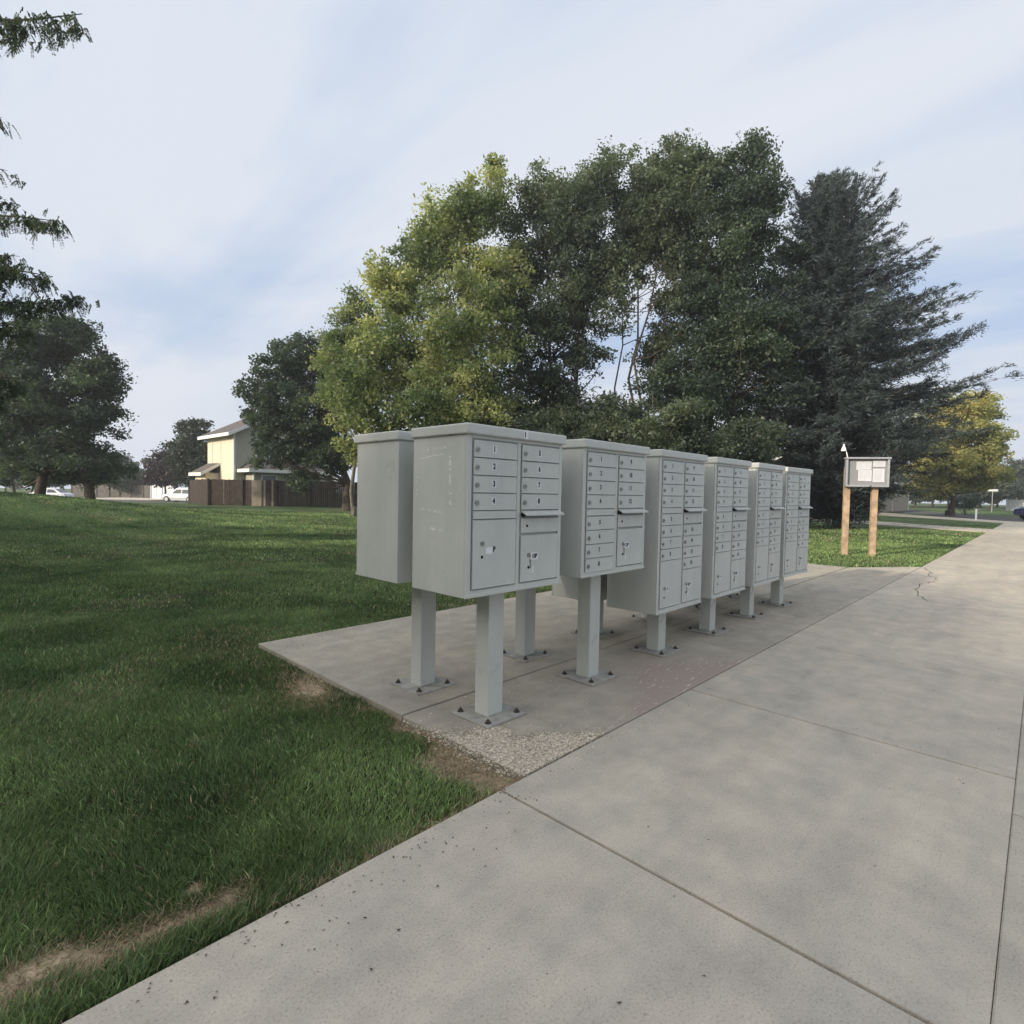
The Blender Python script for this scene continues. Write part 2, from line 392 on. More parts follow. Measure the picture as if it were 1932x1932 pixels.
def make_grass():
    Vs, Fs, Ts = [], [], []; off = 0
    bands = [(.9, 2.2, 60000, .0036, .034), (2.2, 3.6, 78000, .0046, .035), (3.6, 6, 88000, .0068, .036),
             (6, 10, 95000, .0105, .038), (10, 17, 95000, .018, .04), (17, 30, 75000, .034, .05)]
    for z0, z1, n, w, h in bands:
        u = RNG.random(n*3); z = np.sqrt(z0*z0+u*(z1*z1-z0*z0)); s = RNG.uniform(-1.12, 1.02, n*3); x = s*z
        X = FH[0]*z+RH[0]*x; Y = FH[1]*z+RH[1]*x
        k = on_lawn(X, Y); X, Y, z = X[k][:n], Y[k][:n], z[k][:n]
        d = deadness(X, Y); k = RNG.random(len(X)) > d*.25; X, Y, d = X[k], Y[k], d[k]; m = len(X)
        hh = h*(.55+.9*fbm(X*3.1, Y*3.1, 0, 31))*RNG.uniform(.6, 1.25, m)*(1-.62*d)
        tuft = fbm(X*1.1+5, Y*1.1, 0, 51)
        hh = hh*(1+.35*smooth((tuft-.55)/.15))
        edge = np.exp(-((Y-1.74)/.05)**2)*(X < 1.9); hh = hh*(1+.25*edge)
        ang = 2*math.pi*fbm(X*1.4, Y*1.4, 0, 41)*1.6+RNG.normal(0, 1.5, m)
        lean = hh*(RNG.uniform(.15, .95, m)+.5*d)
        wid = w*RNG.uniform(.6, 1.3, m); fa = RNG.uniform(0, math.pi, m)
        wx, wy = np.cos(fa)*wid/2, np.sin(fa)*wid/2; lx, ly = np.cos(ang)*lean, np.sin(ang)*lean
        zz = terrain(X, Y)-.004
        V = np.zeros((m, 5, 3))
        V[:, 0] = np.c_[X-wx, Y-wy, zz]; V[:, 1] = np.c_[X+wx, Y+wy, zz]
        V[:, 2] = np.c_[X+wx*.8+lx*.35, Y+wy*.8+ly*.35, zz+hh*.6]; V[:, 3] = np.c_[X-wx*.8+lx*.35, Y-wy*.8+ly*.35, zz+hh*.6]
        V[:, 4] = np.c_[X+lx, Y+ly, zz+hh]
        col = lawn_color(X, Y)*1.85*RNG.uniform(.65, 1.45, m)[:, None]
        pale = RNG.random(m) < .08*min(1, 3/z0); col[pale] = col[pale]*1.9+np.array([.04, .03, .01])
        straw = RNG.random(m) < (.03*min(1, 3/z0)+d*.93); col[straw] = np.array([.48, .38, .25])*RNG.uniform(.45, 1.3, straw.sum())[:, None]
        base = off+5*np.arange(m)
        Fs.append(np.stack([base, base+1, base+2, base+3], -1)); Fs.append(np.stack([base+3, base+2, base+4, base+4], -1))
        T = np.repeat(col[:, None, :], 5, 1); Vs.append(V.reshape(-1, 3)); Ts.append(T.reshape(-1, 3)); off += 5*m
    V = np.concatenate(Vs); T = np.concatenate(Ts)
    quads = np.concatenate(Fs[0::2]); tris = np.concatenate(Fs[1::2])[:, :3]
    me = bpy.data.meshes.new('grass_blades')
    me.vertices.add(len(V)); me.vertices.foreach_set('co', V.astype(np.float32).ravel())
    idx = np.concatenate([quads.ravel(), tris.ravel()]).astype(np.int32)
    st = np.concatenate([np.arange(len(quads))*4, len(quads)*4+np.arange(len(tris))*3]).astype(np.int32)
    me.loops.add(len(idx)); me.loops.foreach_set('vertex_index', idx)
    me.polygons.add(len(st)); me.polygons.foreach_set('loop_start', st)
    me.update(calc_edges=True); me.materials.append(M['blade'])
    a = me.attributes.new('tint', 'FLOAT_COLOR', 'POINT'); a.data.foreach_set('color', np.c_[T, np.ones(len(T))].astype(np.float32).ravel())
    o = bpy.data.objects.new('grass_blades', me); C.objects.link(o)
    tag(o, 'green lawn grass with straw coloured bare patches along the concrete', 'grass', kind='stuff')
make_grass()

# ------------------------------------------------------------------ setting: concrete
def slab_row(name, x_edges, y0, y1, m, gap=.014, z=0., t=.09):
    b = MB()
    for a, c in zip(x_edges[:-1], x_edges[1:]):
        b.box((a+gap/2, y0, z-t), (c-gap/2, y1, z), m)
    return struct(b.build(name, bevel=.004, seg=2))
J = 1.83
slab_row('sidewalk', [-5.59+J*i for i in range(20)]+[30.9], .048, 1.692, M['side'])
slab_row('mailbox_pad_back', [1.885, 5.42, 8.75, 12.1], 2.678, 4.75, M['pad'], .009, .004)
b = MB()
for a, c in ((1.885, 4.80), (4.80, 8.0), (8.0, 12.10)):
    b.box((a+.004, 1.702, -.09), (c-.004, 2.667, 0.), M['pad'])
b.prism([(12.104, 1.702), (13.46, 1.702), (12.104, 2.667)], -.09, 0., M['side'])
struct(b.build('mailbox_pad_front', bevel=.006))
b = MB(); b.box((-6, .0, -.14), (31, 1.69, -.016), M['joint']); b.box((1.9, 1.69, -.14), (12.09, 2.69, -.016), M['joint']); b.box((1.9, 2.692, -.14), (12.09, 4.72, -.016), M['joint'])
struct(b.build('joint_dirt'))
# curb with a rolled face, gutter pan and street
b = MB(); x0, x1 = -6, 46
prof = [(.0462, -.2), (.0462, -.005), (.041, .0), (-.05, -.002), (-.10, -.014), (-.15, -.05), (-.22, -.1), (-.29, -.118), (-.62, -.105), (-.62, -.2)]
seg = [x0+1.83*i for i in range(int((x1-x0)/1.83)+1)]
for a, c in zip(seg[:-1], seg[1:]):
    n = len(prof); vs = [(a+.004, y, z) for y, z in prof]+[(c-.004, y, z) for y, z in prof]
    b.add(vs, [tuple(range(n)), tuple(reversed(range(n, 2*n)))]+[(i, i+1, n+i+1, n+i) for i in range(n-1)], M['curb'])
struct(b.build('curb'))
b = MB(); b.box((-8, -9.5, -.3), (150, -.615, -.112), M['asphalt']); struct(b.build('road'))
# driveways, cross street, far street
b = MB(); b.prism([(31.0, 1.70), (34.6, 1.70), (41.5, 11.5), (37.2, 11.5)], -.06, -.004, M['drive']); struct(b.build('driveway'))
b = MB(); b.prism([(31.0, .095), (45.5, .095), (45.5, 1.69), (31.0, 1.69)], -.06, -.002, M['drive'])
b.prism([(45.6, .095), (49., .095), (49., 1.4), (58, 8.0), (66, 12.2), (56, 12.2), (45.6, 1.75)], -.06, -.002, M['drive']); struct(b.build('far_pavement'))
b = MB(); b.prism([(49.2, -.6), (60, -.6), (64, 3.0), (74, 8), (120, 22), (118, 28), (70, 12), (58, 6.4), (49.2, .9)], -.06, -.006, M['asphalt']); struct(b.build('cross_street'))
def strip_on_terrain(name, z0, z1, x0, x1, m, lift=.03, n=24):
    V = []; 
    for i in range(n+1):
        x = x0+(x1-x0)*i/n
        for k in range(5):
            z = z0+(z1-z0)*k/4
            p = FH*z+RH*x; V.append((p[0], p[1], float(terrain(*p))+lift))
    Fq = np.array([(i*5+k, (i+1)*5+k, (i+1)*5+k+1, i*5+k+1) for i in range(n) for k in range(4)])
    return struct(fast_mesh(name, np.array(V), Fq, m))
strip_on_terrain('far_street', 58, 70, -75, -30, M['asphalt'])
strip_on_terrain('far_sidewalk', 55, 56.6, -45, -31, M['drive'], .04)
strip_on_terrain('far_driveway', 70, 82, -58, -46, M['drive'], .05)

# crack in the far pavement (thin dark filled line following a broken path)
def crack(name, pts, w=.0038):
    pts = np.array(pts); V = []; Fq = []
    P2 = []
    for a, c in zip(pts[:-1], pts[1:]):
        for t in np.linspace(0, 1, 7)[:-1]: P2.append(a+(c-a)*t+RNG.normal(0, .022, 2)*(0 < t))
    P2.append(pts[-1]); P2 = np.array(P2)
    for i, p in enumerate(P2):
        d = P2[min(i+1, len(P2)-1)]-P2[max(i-1, 0)]; d = np.array([-d[1], d[0]])/(np.linalg.norm(d)+1e-6)
        ww = w*(.5+RNG.random())*(0.15 if i in (0, len(P2)-1) else 1)
        V += [(*(p+d*ww), .0035), (*(p-d*ww), .0035)]
    Fq = np.array([(2*i, 2*i+1, 2*i+3, 2*i+2) for i in range(len(P2)-1)])
    return struct(fast_mesh(name, np.array(V), Fq, M['joint']))
crack('pavement_crack', [(13.4, 1.66), (12.6, 1.45), (12.1, 1.42), (11.4, 1.2), (10.7, 1.36), (9.9, 1.3), (9.1, 1.12), (8.95, .9)])

def scatter(name, xy, z, smin, smax, m, flat=.5):
    n = len(xy); s = RNG.uniform(smin, smax, n)
    tet = np.array([[1, 0, -.3], [-.5, .87, -.3], [-.5, -.87, -.3], [0, 0, 1.]])
    V = np.zeros((n, 4, 3)); a = RNG.uniform(0, 6.28, n); st = RNG.uniform(.5, 1.5, n)
    for k in range(4):
        jx = tet[k, 0]*st+RNG.normal(0, .2, n); jy = tet[k, 1]/st+RNG.normal(0, .2, n)
        V[:, k, 0] = xy[:, 0]+s*(jx*np.cos(a)-jy*np.sin(a)); V[:, k, 1] = xy[:, 1]+s*(jx*np.sin(a)+jy*np.cos(a)); V[:, k, 2] = z+s*flat*(tet[k, 2]+.3)
    b = 4*np.arange(n); Fq = np.concatenate([np.stack([b+i, b+j, b+k], -1) for i, j, k in ((0, 2, 1), (0, 1, 3), (1, 2, 3), (2, 0, 3))])
    return fast_mesh(name, V.reshape(-1, 3), Fq, m)
xy = np.c_[RNG.uniform(1.89, 3.0, 30000), RNG.uniform(1.705, 2.66, 30000)]
aa = 4.16-xy[:, 0]-.93*xy[:, 1]+.5*(fbm(xy[:, 0]*7, xy[:, 1]*7, 0, 77)-.02)
k = (RNG.random(len(xy)) < smooth((aa-.20)/.22)) ; xy = xy[k][:8500]
xs_ = np.c_[RNG.normal(2.25, .35, 160), 1.67-np.abs(RNG.normal(0, .06, 160))]; xg = np.c_[1.88-np.abs(RNG.normal(0, .05, 260)), RNG.uniform(1.75, 2.6, 260)]; xi = np.c_[RNG.uniform(1.9, 3.0, 160), RNG.uniform(1.71, 2.65, 160)]
xy = np.concatenate([xy, xs_, xg, xi])
tag(scatter('gravel', xy, .0, .0026, .0080, M['chip'], .55), 'pale loose aggregate chips on the worn corner of the mailbox pad', 'gravel', kind='stuff')
q1 = np.c_[RNG.uniform(-.5, 9, 200), RNG.uniform(.12, 1.68, 200)]
q2 = np.c_[RNG.uniform(1.9, 8, 220), RNG.uniform(2.7, 4.7, 220)]
q3 = np.c_[RNG.uniform(-.3, 1.8, 160), 1.69-np.abs(RNG.normal(0, .12, 160))]
q4 = np.c_[RNG.uniform(1.9, 2.6, 200), 4.72-np.abs(RNG.normal(0, .28, 200))]
tag(scatter('debris', np.concatenate([q1, q2, q3, q4]), .004, .0015, .0055, M['soil'], .35), 'tiny dark crumbs and bits of leaf littering the concrete', 'debris', kind='stuff')

def children(o): return [c for c in bpy.data.objects if c.parent == o]
def copy_tree(o, parent=None):
    c = o.copy(); C.objects.link(c)
    if parent: c.parent = parent
    for ch in children(o): copy_tree(ch, c)
    return c
# ------------------------------------------------------------------ mailboxes
W, D, TOP = .775, .457, 1.672
_tc = {}
def text_mesh(txt, size):
    key = (txt, size)
    if key in _tc: return _tc[key]
    cu = bpy.data.curves.new('t', 'FONT'); cu.body = txt; cu.size = size; cu.align_x = 'CENTER'; cu.align_y = 'CENTER'; cu.resolution_u = 3; cu.offset = size*.045
    o = bpy.data.objects.new('t', cu); C.objects.link(o)
    me = bpy.data.meshes.new_from_object(o.evaluated_get(bpy.context.evaluated_depsgraph_get()))
    vs = [tuple(v.co) for v in me.vertices]; fs = [tuple(p.vertices) for p in me.polygons]
    bpy.data.objects.remove(o); bpy.data.curves.remove(cu); bpy.data.meshes.remove(me)
    _tc[key] = (vs, fs); return _tc[key]
# local frame of a mailbox: x along the face, front face at y=0 looking to -y, depth to +y, z up from the ground
LX0, LX1, RX0, RX1 = .044, .372, .412, .742
ROW, R0 = .0925, .028
def label_obj(txt, x, z, y, size=.042, parent=None, white='label', w=None):
    b = MB(); w = w or (.030 if len(txt) == 1 else .042); h = .042
    b.box((x-w/2, y-.0008, z-h/2), (x+w/2, y, z+h/2), M[white])
    vs, fs = text_mesh(txt, size)
    b.add([(x+v[0]*.85, y-.0016, z+v[1]) for v in vs], fs, M['ink'])
    return b.build('number_label', parent)
def lock_obj(x, z, y, parent, r=.0135):
    b = MB(); b.cyl((x, y-.007, z), r, .007, M['lock'], 'y', 20); b.cyl((x, y-.0085, z), r*.62, .0015, M['plate'], 'y', 16)
    b.box((x-.0016, y-.0092, z-.006), (x+.0016, y-.0084, z+.006), M['hole_shade'])
    return b.build('lock', parent)
def door(root, name, x0, x1, zt, zb, num=None, full=True, lock=True, lab='label'):
    b = MB(); y = -.004
    b.box((x0+.0025, y, zb+.0022), (x1-.0025, .006, zt-.0022), M['paint'])
    # a rolled lip along the lower edge
    b.box((x0+.004, y-.0035, zb+.003), (x1-.004, y+.001, zb+.0075), M['paint'])
    o = b.build(name, root, .0012, 1)
    if full:
        if lock: lock_obj(x0+.026, (zt+zb)/2-.004, y, o)
        if num: label_obj(num, x0+.148, (zt+zb)/2+.004, y, parent=o, white=lab)
    return o
def mailbox(kind, full=True):
    bottom = {8: .766, 12: .775, 16: .388}[kind]
    root = empty('cluster_mailbox')
    # cabinet: sides, back, floor and a face frame standing round the doors
    b = MB(); zt = TOP-.052
    b.box((0, .012, bottom), (W, D, zt), M['paint'])
    b.box((0, 0, bottom), (.034, .011, zt), M['paint']); b.box((W-.030, 0, bottom), (W, .011, zt), M['paint'])
    b.box((.0345, .001, zt-.022), (W-.0305, .011, zt), M['paint']); b.box((.0345, -.0, bottom), (W-.0305, .011, bottom+.036), M['paint'])
    b.box((LX1+.006, .0015, bottom+.0365), (RX0-.006, .011, zt-.0225), M['paint'])
    b.build('cabinet', root, .003, 2)
    b = MB(); b.box((-.004, -.004, bottom-.0), (W+.004, .004, bottom+.018), M['paint']); b.build('bottom_rail', root, .0015, 1)
    b = MB(); b.box((-.016, -.022, TOP-.056), (W+.016, D+.012, TOP), M['paint'])
    cap = b.build('top_cap', root, .009, 3)
    zf = zt
    top = zf-R0
    def colrows(x0, x1, first, start, n):
        for i in range(n): door(root, 'mail_door', x0, x1, start-i*ROW, start-(i+1)*ROW, str(first+i), full, True, 'label' if kind == 8 else 'labeldim')
    colrows(LX0, LX1, 1, top, 4)
    f1 = top-4*ROW
    door(root, 'filler_panel', LX0, LX1, f1, f1-.046, None, False)
    f2 = f1-.048
    pb = bottom+.042
    if kind == 8:
        colrows(RX0, RX1, 5, top, 4)
    elif kind == 12:
        colrows(LX0, LX1, 5, f2, 4); colrows(RX0, RX1, 9, top, 4)
    else:
        colrows(LX0, LX1, 5, f2, 4); colrows(RX0, RX1, 9, top, 4)
    # outgoing slot hood
    b = MB(); zs = f1-.004; xa, xb = RX0-.004, RX1+.012
    b.add([(xa, -.004, zs), (xb, -.004, zs), (xb, -.046, zs-.020), (xa, -.046, zs-.020), (xa+.006, -.004, zs-.010), (xb-.006, -.004, zs-.010), (xb-.004, -.044, zs-.030), (xa+.004, -.044, zs-.030)],
          [(0, 1, 2, 3), (7, 6, 5, 4), (3, 2, 6, 7), (0, 3, 7, 4), (1, 5, 6, 2), (0, 4, 5, 1)], M['paint'])
    h = b.build('mail_slot_hood', root, .0015, 1)
    b = MB(); b.box((RX0+.01, -.0035, zs-.034), (RX1-.01, .006, zs-.012), M['hole_shade']); b.build('slot_shade', root)  # dark strip painted as the shade below the hood
    zo = f1-.046
    o = door(root, 'outgoing_door', RX0, RX1, zo, zo-.088, None, False)
    if full:
        b = MB(); b.cyl((RX0+.05, -.0055, zo-.045), .008, .0015, M['hole_shade'], 'y', 14); b.build('keyhole', o)
    z2 = zo-.098
    if kind == 16: colrows(RX0, RX1, 13, z2, 4); z3 = z2-4*ROW
    else: z3 = z2
    def parcel(x0, x1, zt_, txt, fancy):
        p = door(root, 'parcel_door', x0, x1, zt_, pb, None, False)
        if not full: return
        zc = pb+(.24 if kind == 8 and x0 < .1 else .155)
        lock_obj(x0+.068, zc, -.004, p, .012)
        b = MB(); b.cyl((x0+.068, -.0055, zc-.072), .0085, .0015, M['hole_shade'], 'y', 14); b.build('keyhole', p)
        if fancy:
            b = MB(); b.box((x0+.095, -.0052, zc-.058), (x0+.142, -.004, zc-.022), M['labelb'])
            vs, fs = text_mesh('P', .040); b.add([(x0+.157+v[0]*.85, -.0050, zc-.036+v[1]) for v in vs], fs, M['ink']); b.build('number_label', p)
        elif txt: label_obj(txt, x0+.118, zc-.010, -.004, .036, p, 'labelb', .062 if len(txt) > 1 else .03)
        if txt and txt != 'P':
            b = MB(); b.cyl((x0+.082, -.0062, zc-.034), .010, .002, M['plate'], 'y', 12); b.box((x0+.078, -.010, zc-.012), (x0+.083, -.0065, zc-.003), M['lock'])
            b.box((x0+.080, -.0068, zc-.078), (x0+.088, -.0050, zc-.034), M['lock']); b.build('key', p)
            b = MB(); b.box((x0+.098, -.0052, zc-.105), (x0+.112, -.004, zc-.066), M['label']); b.build('worn_sticker', p)
    if kind == 8: parcel(LX0, LX1, f2, None, True); parcel(RX0, RX1, z3, '10P', False)
    elif kind == 12: parcel(RX0, RX1, z3, '13P', False)
    else: parcel(LX0, LX1, f2-4*ROW, 'P', False); parcel(RX0, RX1, z3, '18P', False)
    # pedestal, base plate and nuts
    cx, cy = W/2-.005, D/2-.045+.02
    b = MB(); b.box((cx-.062, cy-.055, .012), (cx+.062, cy+.057, bottom), M['paint']); b.build('pedestal', root, .006, 2)
    b = MB(); b.box((cx-.159, cy-.159, .002), (cx+.159, cy+.159, .014), M['plate']); pl = b.build('base_plate', root, .0015, 1)
    for sx in (-1, 1):
        for sy in (-1, 1):
            b = MB(); px, py = cx+sx*.118, cy+sy*.118
            b.cyl((px, py, .014), .019, .003, M['bolt'], 'z', 14); b.cyl((px, py, .017), .013, .012, M['bolt'], 'z', 6); b.cyl((px, py, .029), .006, .010, M['bolt'], 'z', 8, .004)
            b.build('anchor_bolt', pl)
    return root
YF = 2.1367
g1, g2 = 'front row of cluster mailboxes', 'back row of cluster mailboxes'
m8 = mailbox(8); m8.location = (1.892, YF, 0)
tag(m8, 'nearest front mailbox unit, eight doors on a tall post, tape residue on its side', 'mailbox', g1)
m12 = mailbox(12); m12.location = (2.884, YF, 0)
tag(m12, 'second mailbox unit from the left in the front row, twelve doors, tall post', 'mailbox', g1)
m16 = mailbox(16); m16.location = (3.866, YF, 0)
tag(m16, 'third front grey mailbox unit, sixteen doors, low cabinet right of the twelve door unit', 'mailbox', g1)
for x, rz, dy, lab in ((4.860, 0, 0, 'fourth front mailbox unit from the left, low sixteen door cabinet, short post'),
                       (5.862, 0, 0, 'fifth front mailbox unit, low sixteen door cabinet second from the far end'),
                       (6.815, -.055, .02, 'farthest grey mailbox unit of the front row, beside the lawn and turned slightly')):
    c = copy_tree(m16); c.location = (x, YF+dy, 0); c.rotation_euler.z = rz; tag(c, lab, 'mailbox', g1)
# marks that only the first unit carries
b = MB(); b.box((.405, -.0235, TOP-.050), (.437, -.022, TOP-.006), M['labelb']); vs, fs = text_mesh('1', .04)
b.add([(.413+v[0], -.0242, TOP-.028+v[1]) for v in vs], fs, M['ink']); b.box((.43, -.0240, TOP-.040), (.436, -.0236, TOP-.016), M['label'])
b.build('number_label', m8)
def residue(z0, z1, y0, y1, n, rr):
    V = []; Fq = []
    for i in range(n):
        u = i/(n-1); cy_, cz_ = y0+(y1-y0)*u, z0+(z1-z0)*u
        a = rr*(.3+RNG.random()); 
        V += [(-.0012, cy_+RNG.normal(0, .002), cz_-a), (-.0012, cy_+RNG.normal(0, .002), cz_+a)]
    return V
b = MB()
def strip_res(p, q, w, dashes=1):
    p, q = np.array(p, float), np.array(q, float); n = 26; d = (q-p)/np.linalg.norm(q-p); nn = np.array([-d[1], d[0]])
    V = []; on = []
    for i in range(n):
        c = p+(q-p)*i/(n-1)+nn*RNG.normal(0, .0012); a = w*(.25+RNG.random())/2; e = w*(.25+RNG.random())/2
        V += [(-.0009, *(c+nn*a)), (-.0009, *(c-nn*e))]; on.append(RNG.random() < dashes)
    b.add(V, [(2*i, 2*i+1, 2*i+3, 2*i+2) for i in range(n-1) if on[i]], M['tape'])
strip_res((.40, 1.500), (.19, 1.520), .008, .95); strip_res((.37, 1.545), (.17, 1.555), .012, .6); strip_res((.135, 1.52), (.125, 1.25), .018, .6)
strip_res((.40, 1.22), (.15, 1.205), .014, .55); strip_res((.42, 1.50), (.42, 1.20), .012, .4); strip_res((.30, 1.115), (.19, 1.11), .018, .7)
b.build('tape_residue', m8)
b8 = mailbox(8, False); b12 = mailbox(12, False); b16 = mailbox(16, False)
YB = 2.7543
def back(o, x, lab): o.location = (x+W, YB+D, 0); o.rotation_euler.z = math.pi; tag(o, lab, 'mailbox', g2)
back(b8, 1.901, 'nearest mailbox unit of the back row, leftmost, facing away onto the lawn')
back(b12, 2.928, 'second back row mailbox unit, its tall post standing behind the first front unit')
back(b16, 3.90, 'third back row mailbox unit, low cabinet showing beneath the twelve door unit')
for x, lab in ((4.90, 'fourth back row mailbox unit, mostly hidden behind the third and fourth front units'), (5.90, 'fifth back row mailbox unit, mostly hidden behind the front units, next to last'),
               (6.86, 'last back row mailbox unit, hidden behind the farthest front units')):
    back(copy_tree(b16), x, lab)

# ------------------------------------------------------------------ notice board
kb = empty('notice_board', (15.09, 3.08, float(terrain(15.09, 3.08))), math.atan2(-.885, .465)-0.0)
tag(kb, 'glass fronted grey notice board with white papers on two bleached timber posts', 'notice board')
# local x runs left to right as seen from the pavement, -y faces the viewer
for sx in (-.30, .28):
    b = MB(); b.box((sx-.062, .06, -.05), (sx+.062, .18, 2.1), M['wood']); b.build('post', kb, .006, 1)
x0, x1, z0, z1 = -.37, .50, 1.67, 2.28
b = MB(); b.box((x0, .0, z0), (x1, .055, z1), M['cork']); b.build('back_panel', kb)
b = MB()
b.box((x0-.01, -.085, z0-.04), (x1+.01, .058, z0+.001), M['alu']); b.box((x0-.035, -.10, z1-.001), (x1+.035, .07, z1+.04), M['alu'])
b.box((x0-.012, -.08, z0+.0015), (x0+.03, .0565, z1-.0015), M['alu']); b.box((x1-.03, -.08, z0+.0015), (x1+.012, .0565, z1-.0015), M['alu'])
fr = b.build('frame', kb, .004, 1)
b = MB(); b.box((.11, -.092, z0-.03), (.15, -.0855, z0-.008), M['bolt']); b.build('latch', fr)
for i, (a, c, d, e) in enumerate([(-.15, .00, 2.03, 2.22), (.002, .16, 2.035, 2.225), (-.11, .03, 1.77, 2.025), (.035, .17, 1.765, 2.028), (.19, .44, 2.10, 2.24), (.19, .43, 1.745, 2.06)]):
    b = MB(); b.box((a, -.006-.001*i, d), (c, -.001-.001*i, e), M['paper'])
    n = int((e-d)/.022)
    for k in range(1, n):
        zz = e-.012-k*.02
        if zz > d+.015: b.box((a+.02, -.0075-.001*i, zz), (c-.02-.04*random.random()*(c-a)/.2, -.0062-.001*i, zz+.005), M['print'])
    b.build('paper_notice', kb)
lp = empty('roof_lamp'); lp.parent = kb
b = MB(); b.tube([(-.335, .03, 2.33), (-.36, .03, 2.44), (-.40, .03, 2.53)], [.011]*3, M['white'], 8); b.build('lamp_stem', lp)
b = MB(); b.cyl((-.42, .03, 2.47), .06, .07, M['white'], 'z', 14, .045); b.cyl((-.42, .03, 2.54), .045, .05, M['white'], 'z', 14, .02); b.cyl((-.42, .03, 2.59), .022, .04, M['white'], 'z', 10); b.build('lamp_head', lp, .004, 1)

# ------------------------------------------------------------------ foliage
def ball(n, power=.42):
    d = RNG.normal(0, 1, (n, 3)); d /= np.linalg.norm(d, axis=1)[:, None]
    return d*(RNG.random(n)**power)[:, None]
def leaf_cloud(name, ctr, n_per, sig, lx, lw, m, parent, droop=.0, flat=.75):
    k = len(ctr); n = k*n_per; c = np.repeat(ctr, n_per, 0)
    s = sig if np.ndim(sig) else np.full(k, sig); s = np.repeat(s, n_per)[:, None]*1.75
    c = c+ball(n, .45)*s*np.array([1, 1, flat])
    nn = RNG.normal(0, 1, (n, 3))+np.array([0, 0, .9])
    a = np.cross(nn, RNG.normal(0, 1, (n, 3))); a /= np.linalg.norm(a, axis=1)[:, None]+1e-9; a[:, 2] -= droop+.15
    b = np.cross(a, nn); b /= np.linalg.norm(b, axis=1)[:, None]+1e-9
    q = RNG.uniform(.55, 1.3, n)
    L_ = (lx*q)[:, None]; W_ = (lw*q*RNG.uniform(.8, 1.2, n))[:, None]
    V = np.zeros((n, 4, 3)); V[:, 0] = c-a*L_/2; V[:, 1] = c+b*W_/2+a*L_*.05; V[:, 2] = c+a*L_/2; V[:, 3] = c-b*W_/2+a*L_*.05
    return fast_mesh(name, V.reshape(-1, 3), n, m, parent)
def clumps(lobes, n, seed, gap=.30, gfreq=.9, power=.42, rough=.35, kids=6, kr=.62):
    w = np.array([max(l[3]*l[4]*l[5], .01)**.75*(l[6] if len(l) > 6 else 1) for l in lobes]); w /= w.sum(); out = []
    nb = n/kids
    for l, ww in zip(lobes, w):
        k = int(nb*ww*1.7)+4
        d = RNG.normal(0, 1, (k, 3)); d /= np.linalg.norm(d, axis=1)[:, None]
        r = RNG.random(k)**power
        e = 1-rough*.5+rough*(vnoise(d[:, 0]*2.6+seed, d[:, 1]*2.6+l[0], d[:, 2]*2.6+l[2], seed)*1.0)
        p = np.array(l[:3])+d*(r*e)[:, None]*np.array(l[3:6])
        g = fbm(p[:, 0]*gfreq, p[:, 1]*gfreq, p[:, 2]*gfreq, seed+50, 2)
        p = p[g > gap][:max(int(nb*ww), 1)]
        p = np.repeat(p, kids, 0); k2 = kr*min(1, min(l[3:6])/1.3)
        out.append(p+ball(len(p), .5)*np.array([k2, k2, k2*.6])*RNG.uniform(.6, 1.3, len(p))[:, None])
    return np.concatenate(out)
def lobe(px, py, z, rx, ry, rd=None, w=1.):
    p = P(px, py, z); a = max(rx*z/FPX-.22, .4); c = max(ry*z/FPX-.30, .35); d = a if rd is None else rd
    q = (a+d)/2 if abs(a-d) < .01 else (a+d)/2
    return (p[0], p[1], p[2], q, q, c, w)
def limb(b, p, q, r0, r1, m, bend=.15, n=5, sides=6):
    p, q = np.array(p, float), np.array(q, float); L_ = np.linalg.norm(q-p); o = RNG.normal(0, bend*.25, 3)*L_
    o[2] += -abs(bend)*.35*L_ if q[2] > p[2] else 0
    pts = []; 
    for i in range(n+1):
        t = i/n; pts.append(p+(q-p)*t+o*math.sin(math.pi*t)+RNG.normal(0, .012, 3)*L_*(0 < i < n))
    b.tube(pts, [r0+(r1-r0)*(i/n)**.8 for i in range(n+1)], m, sides); return pts
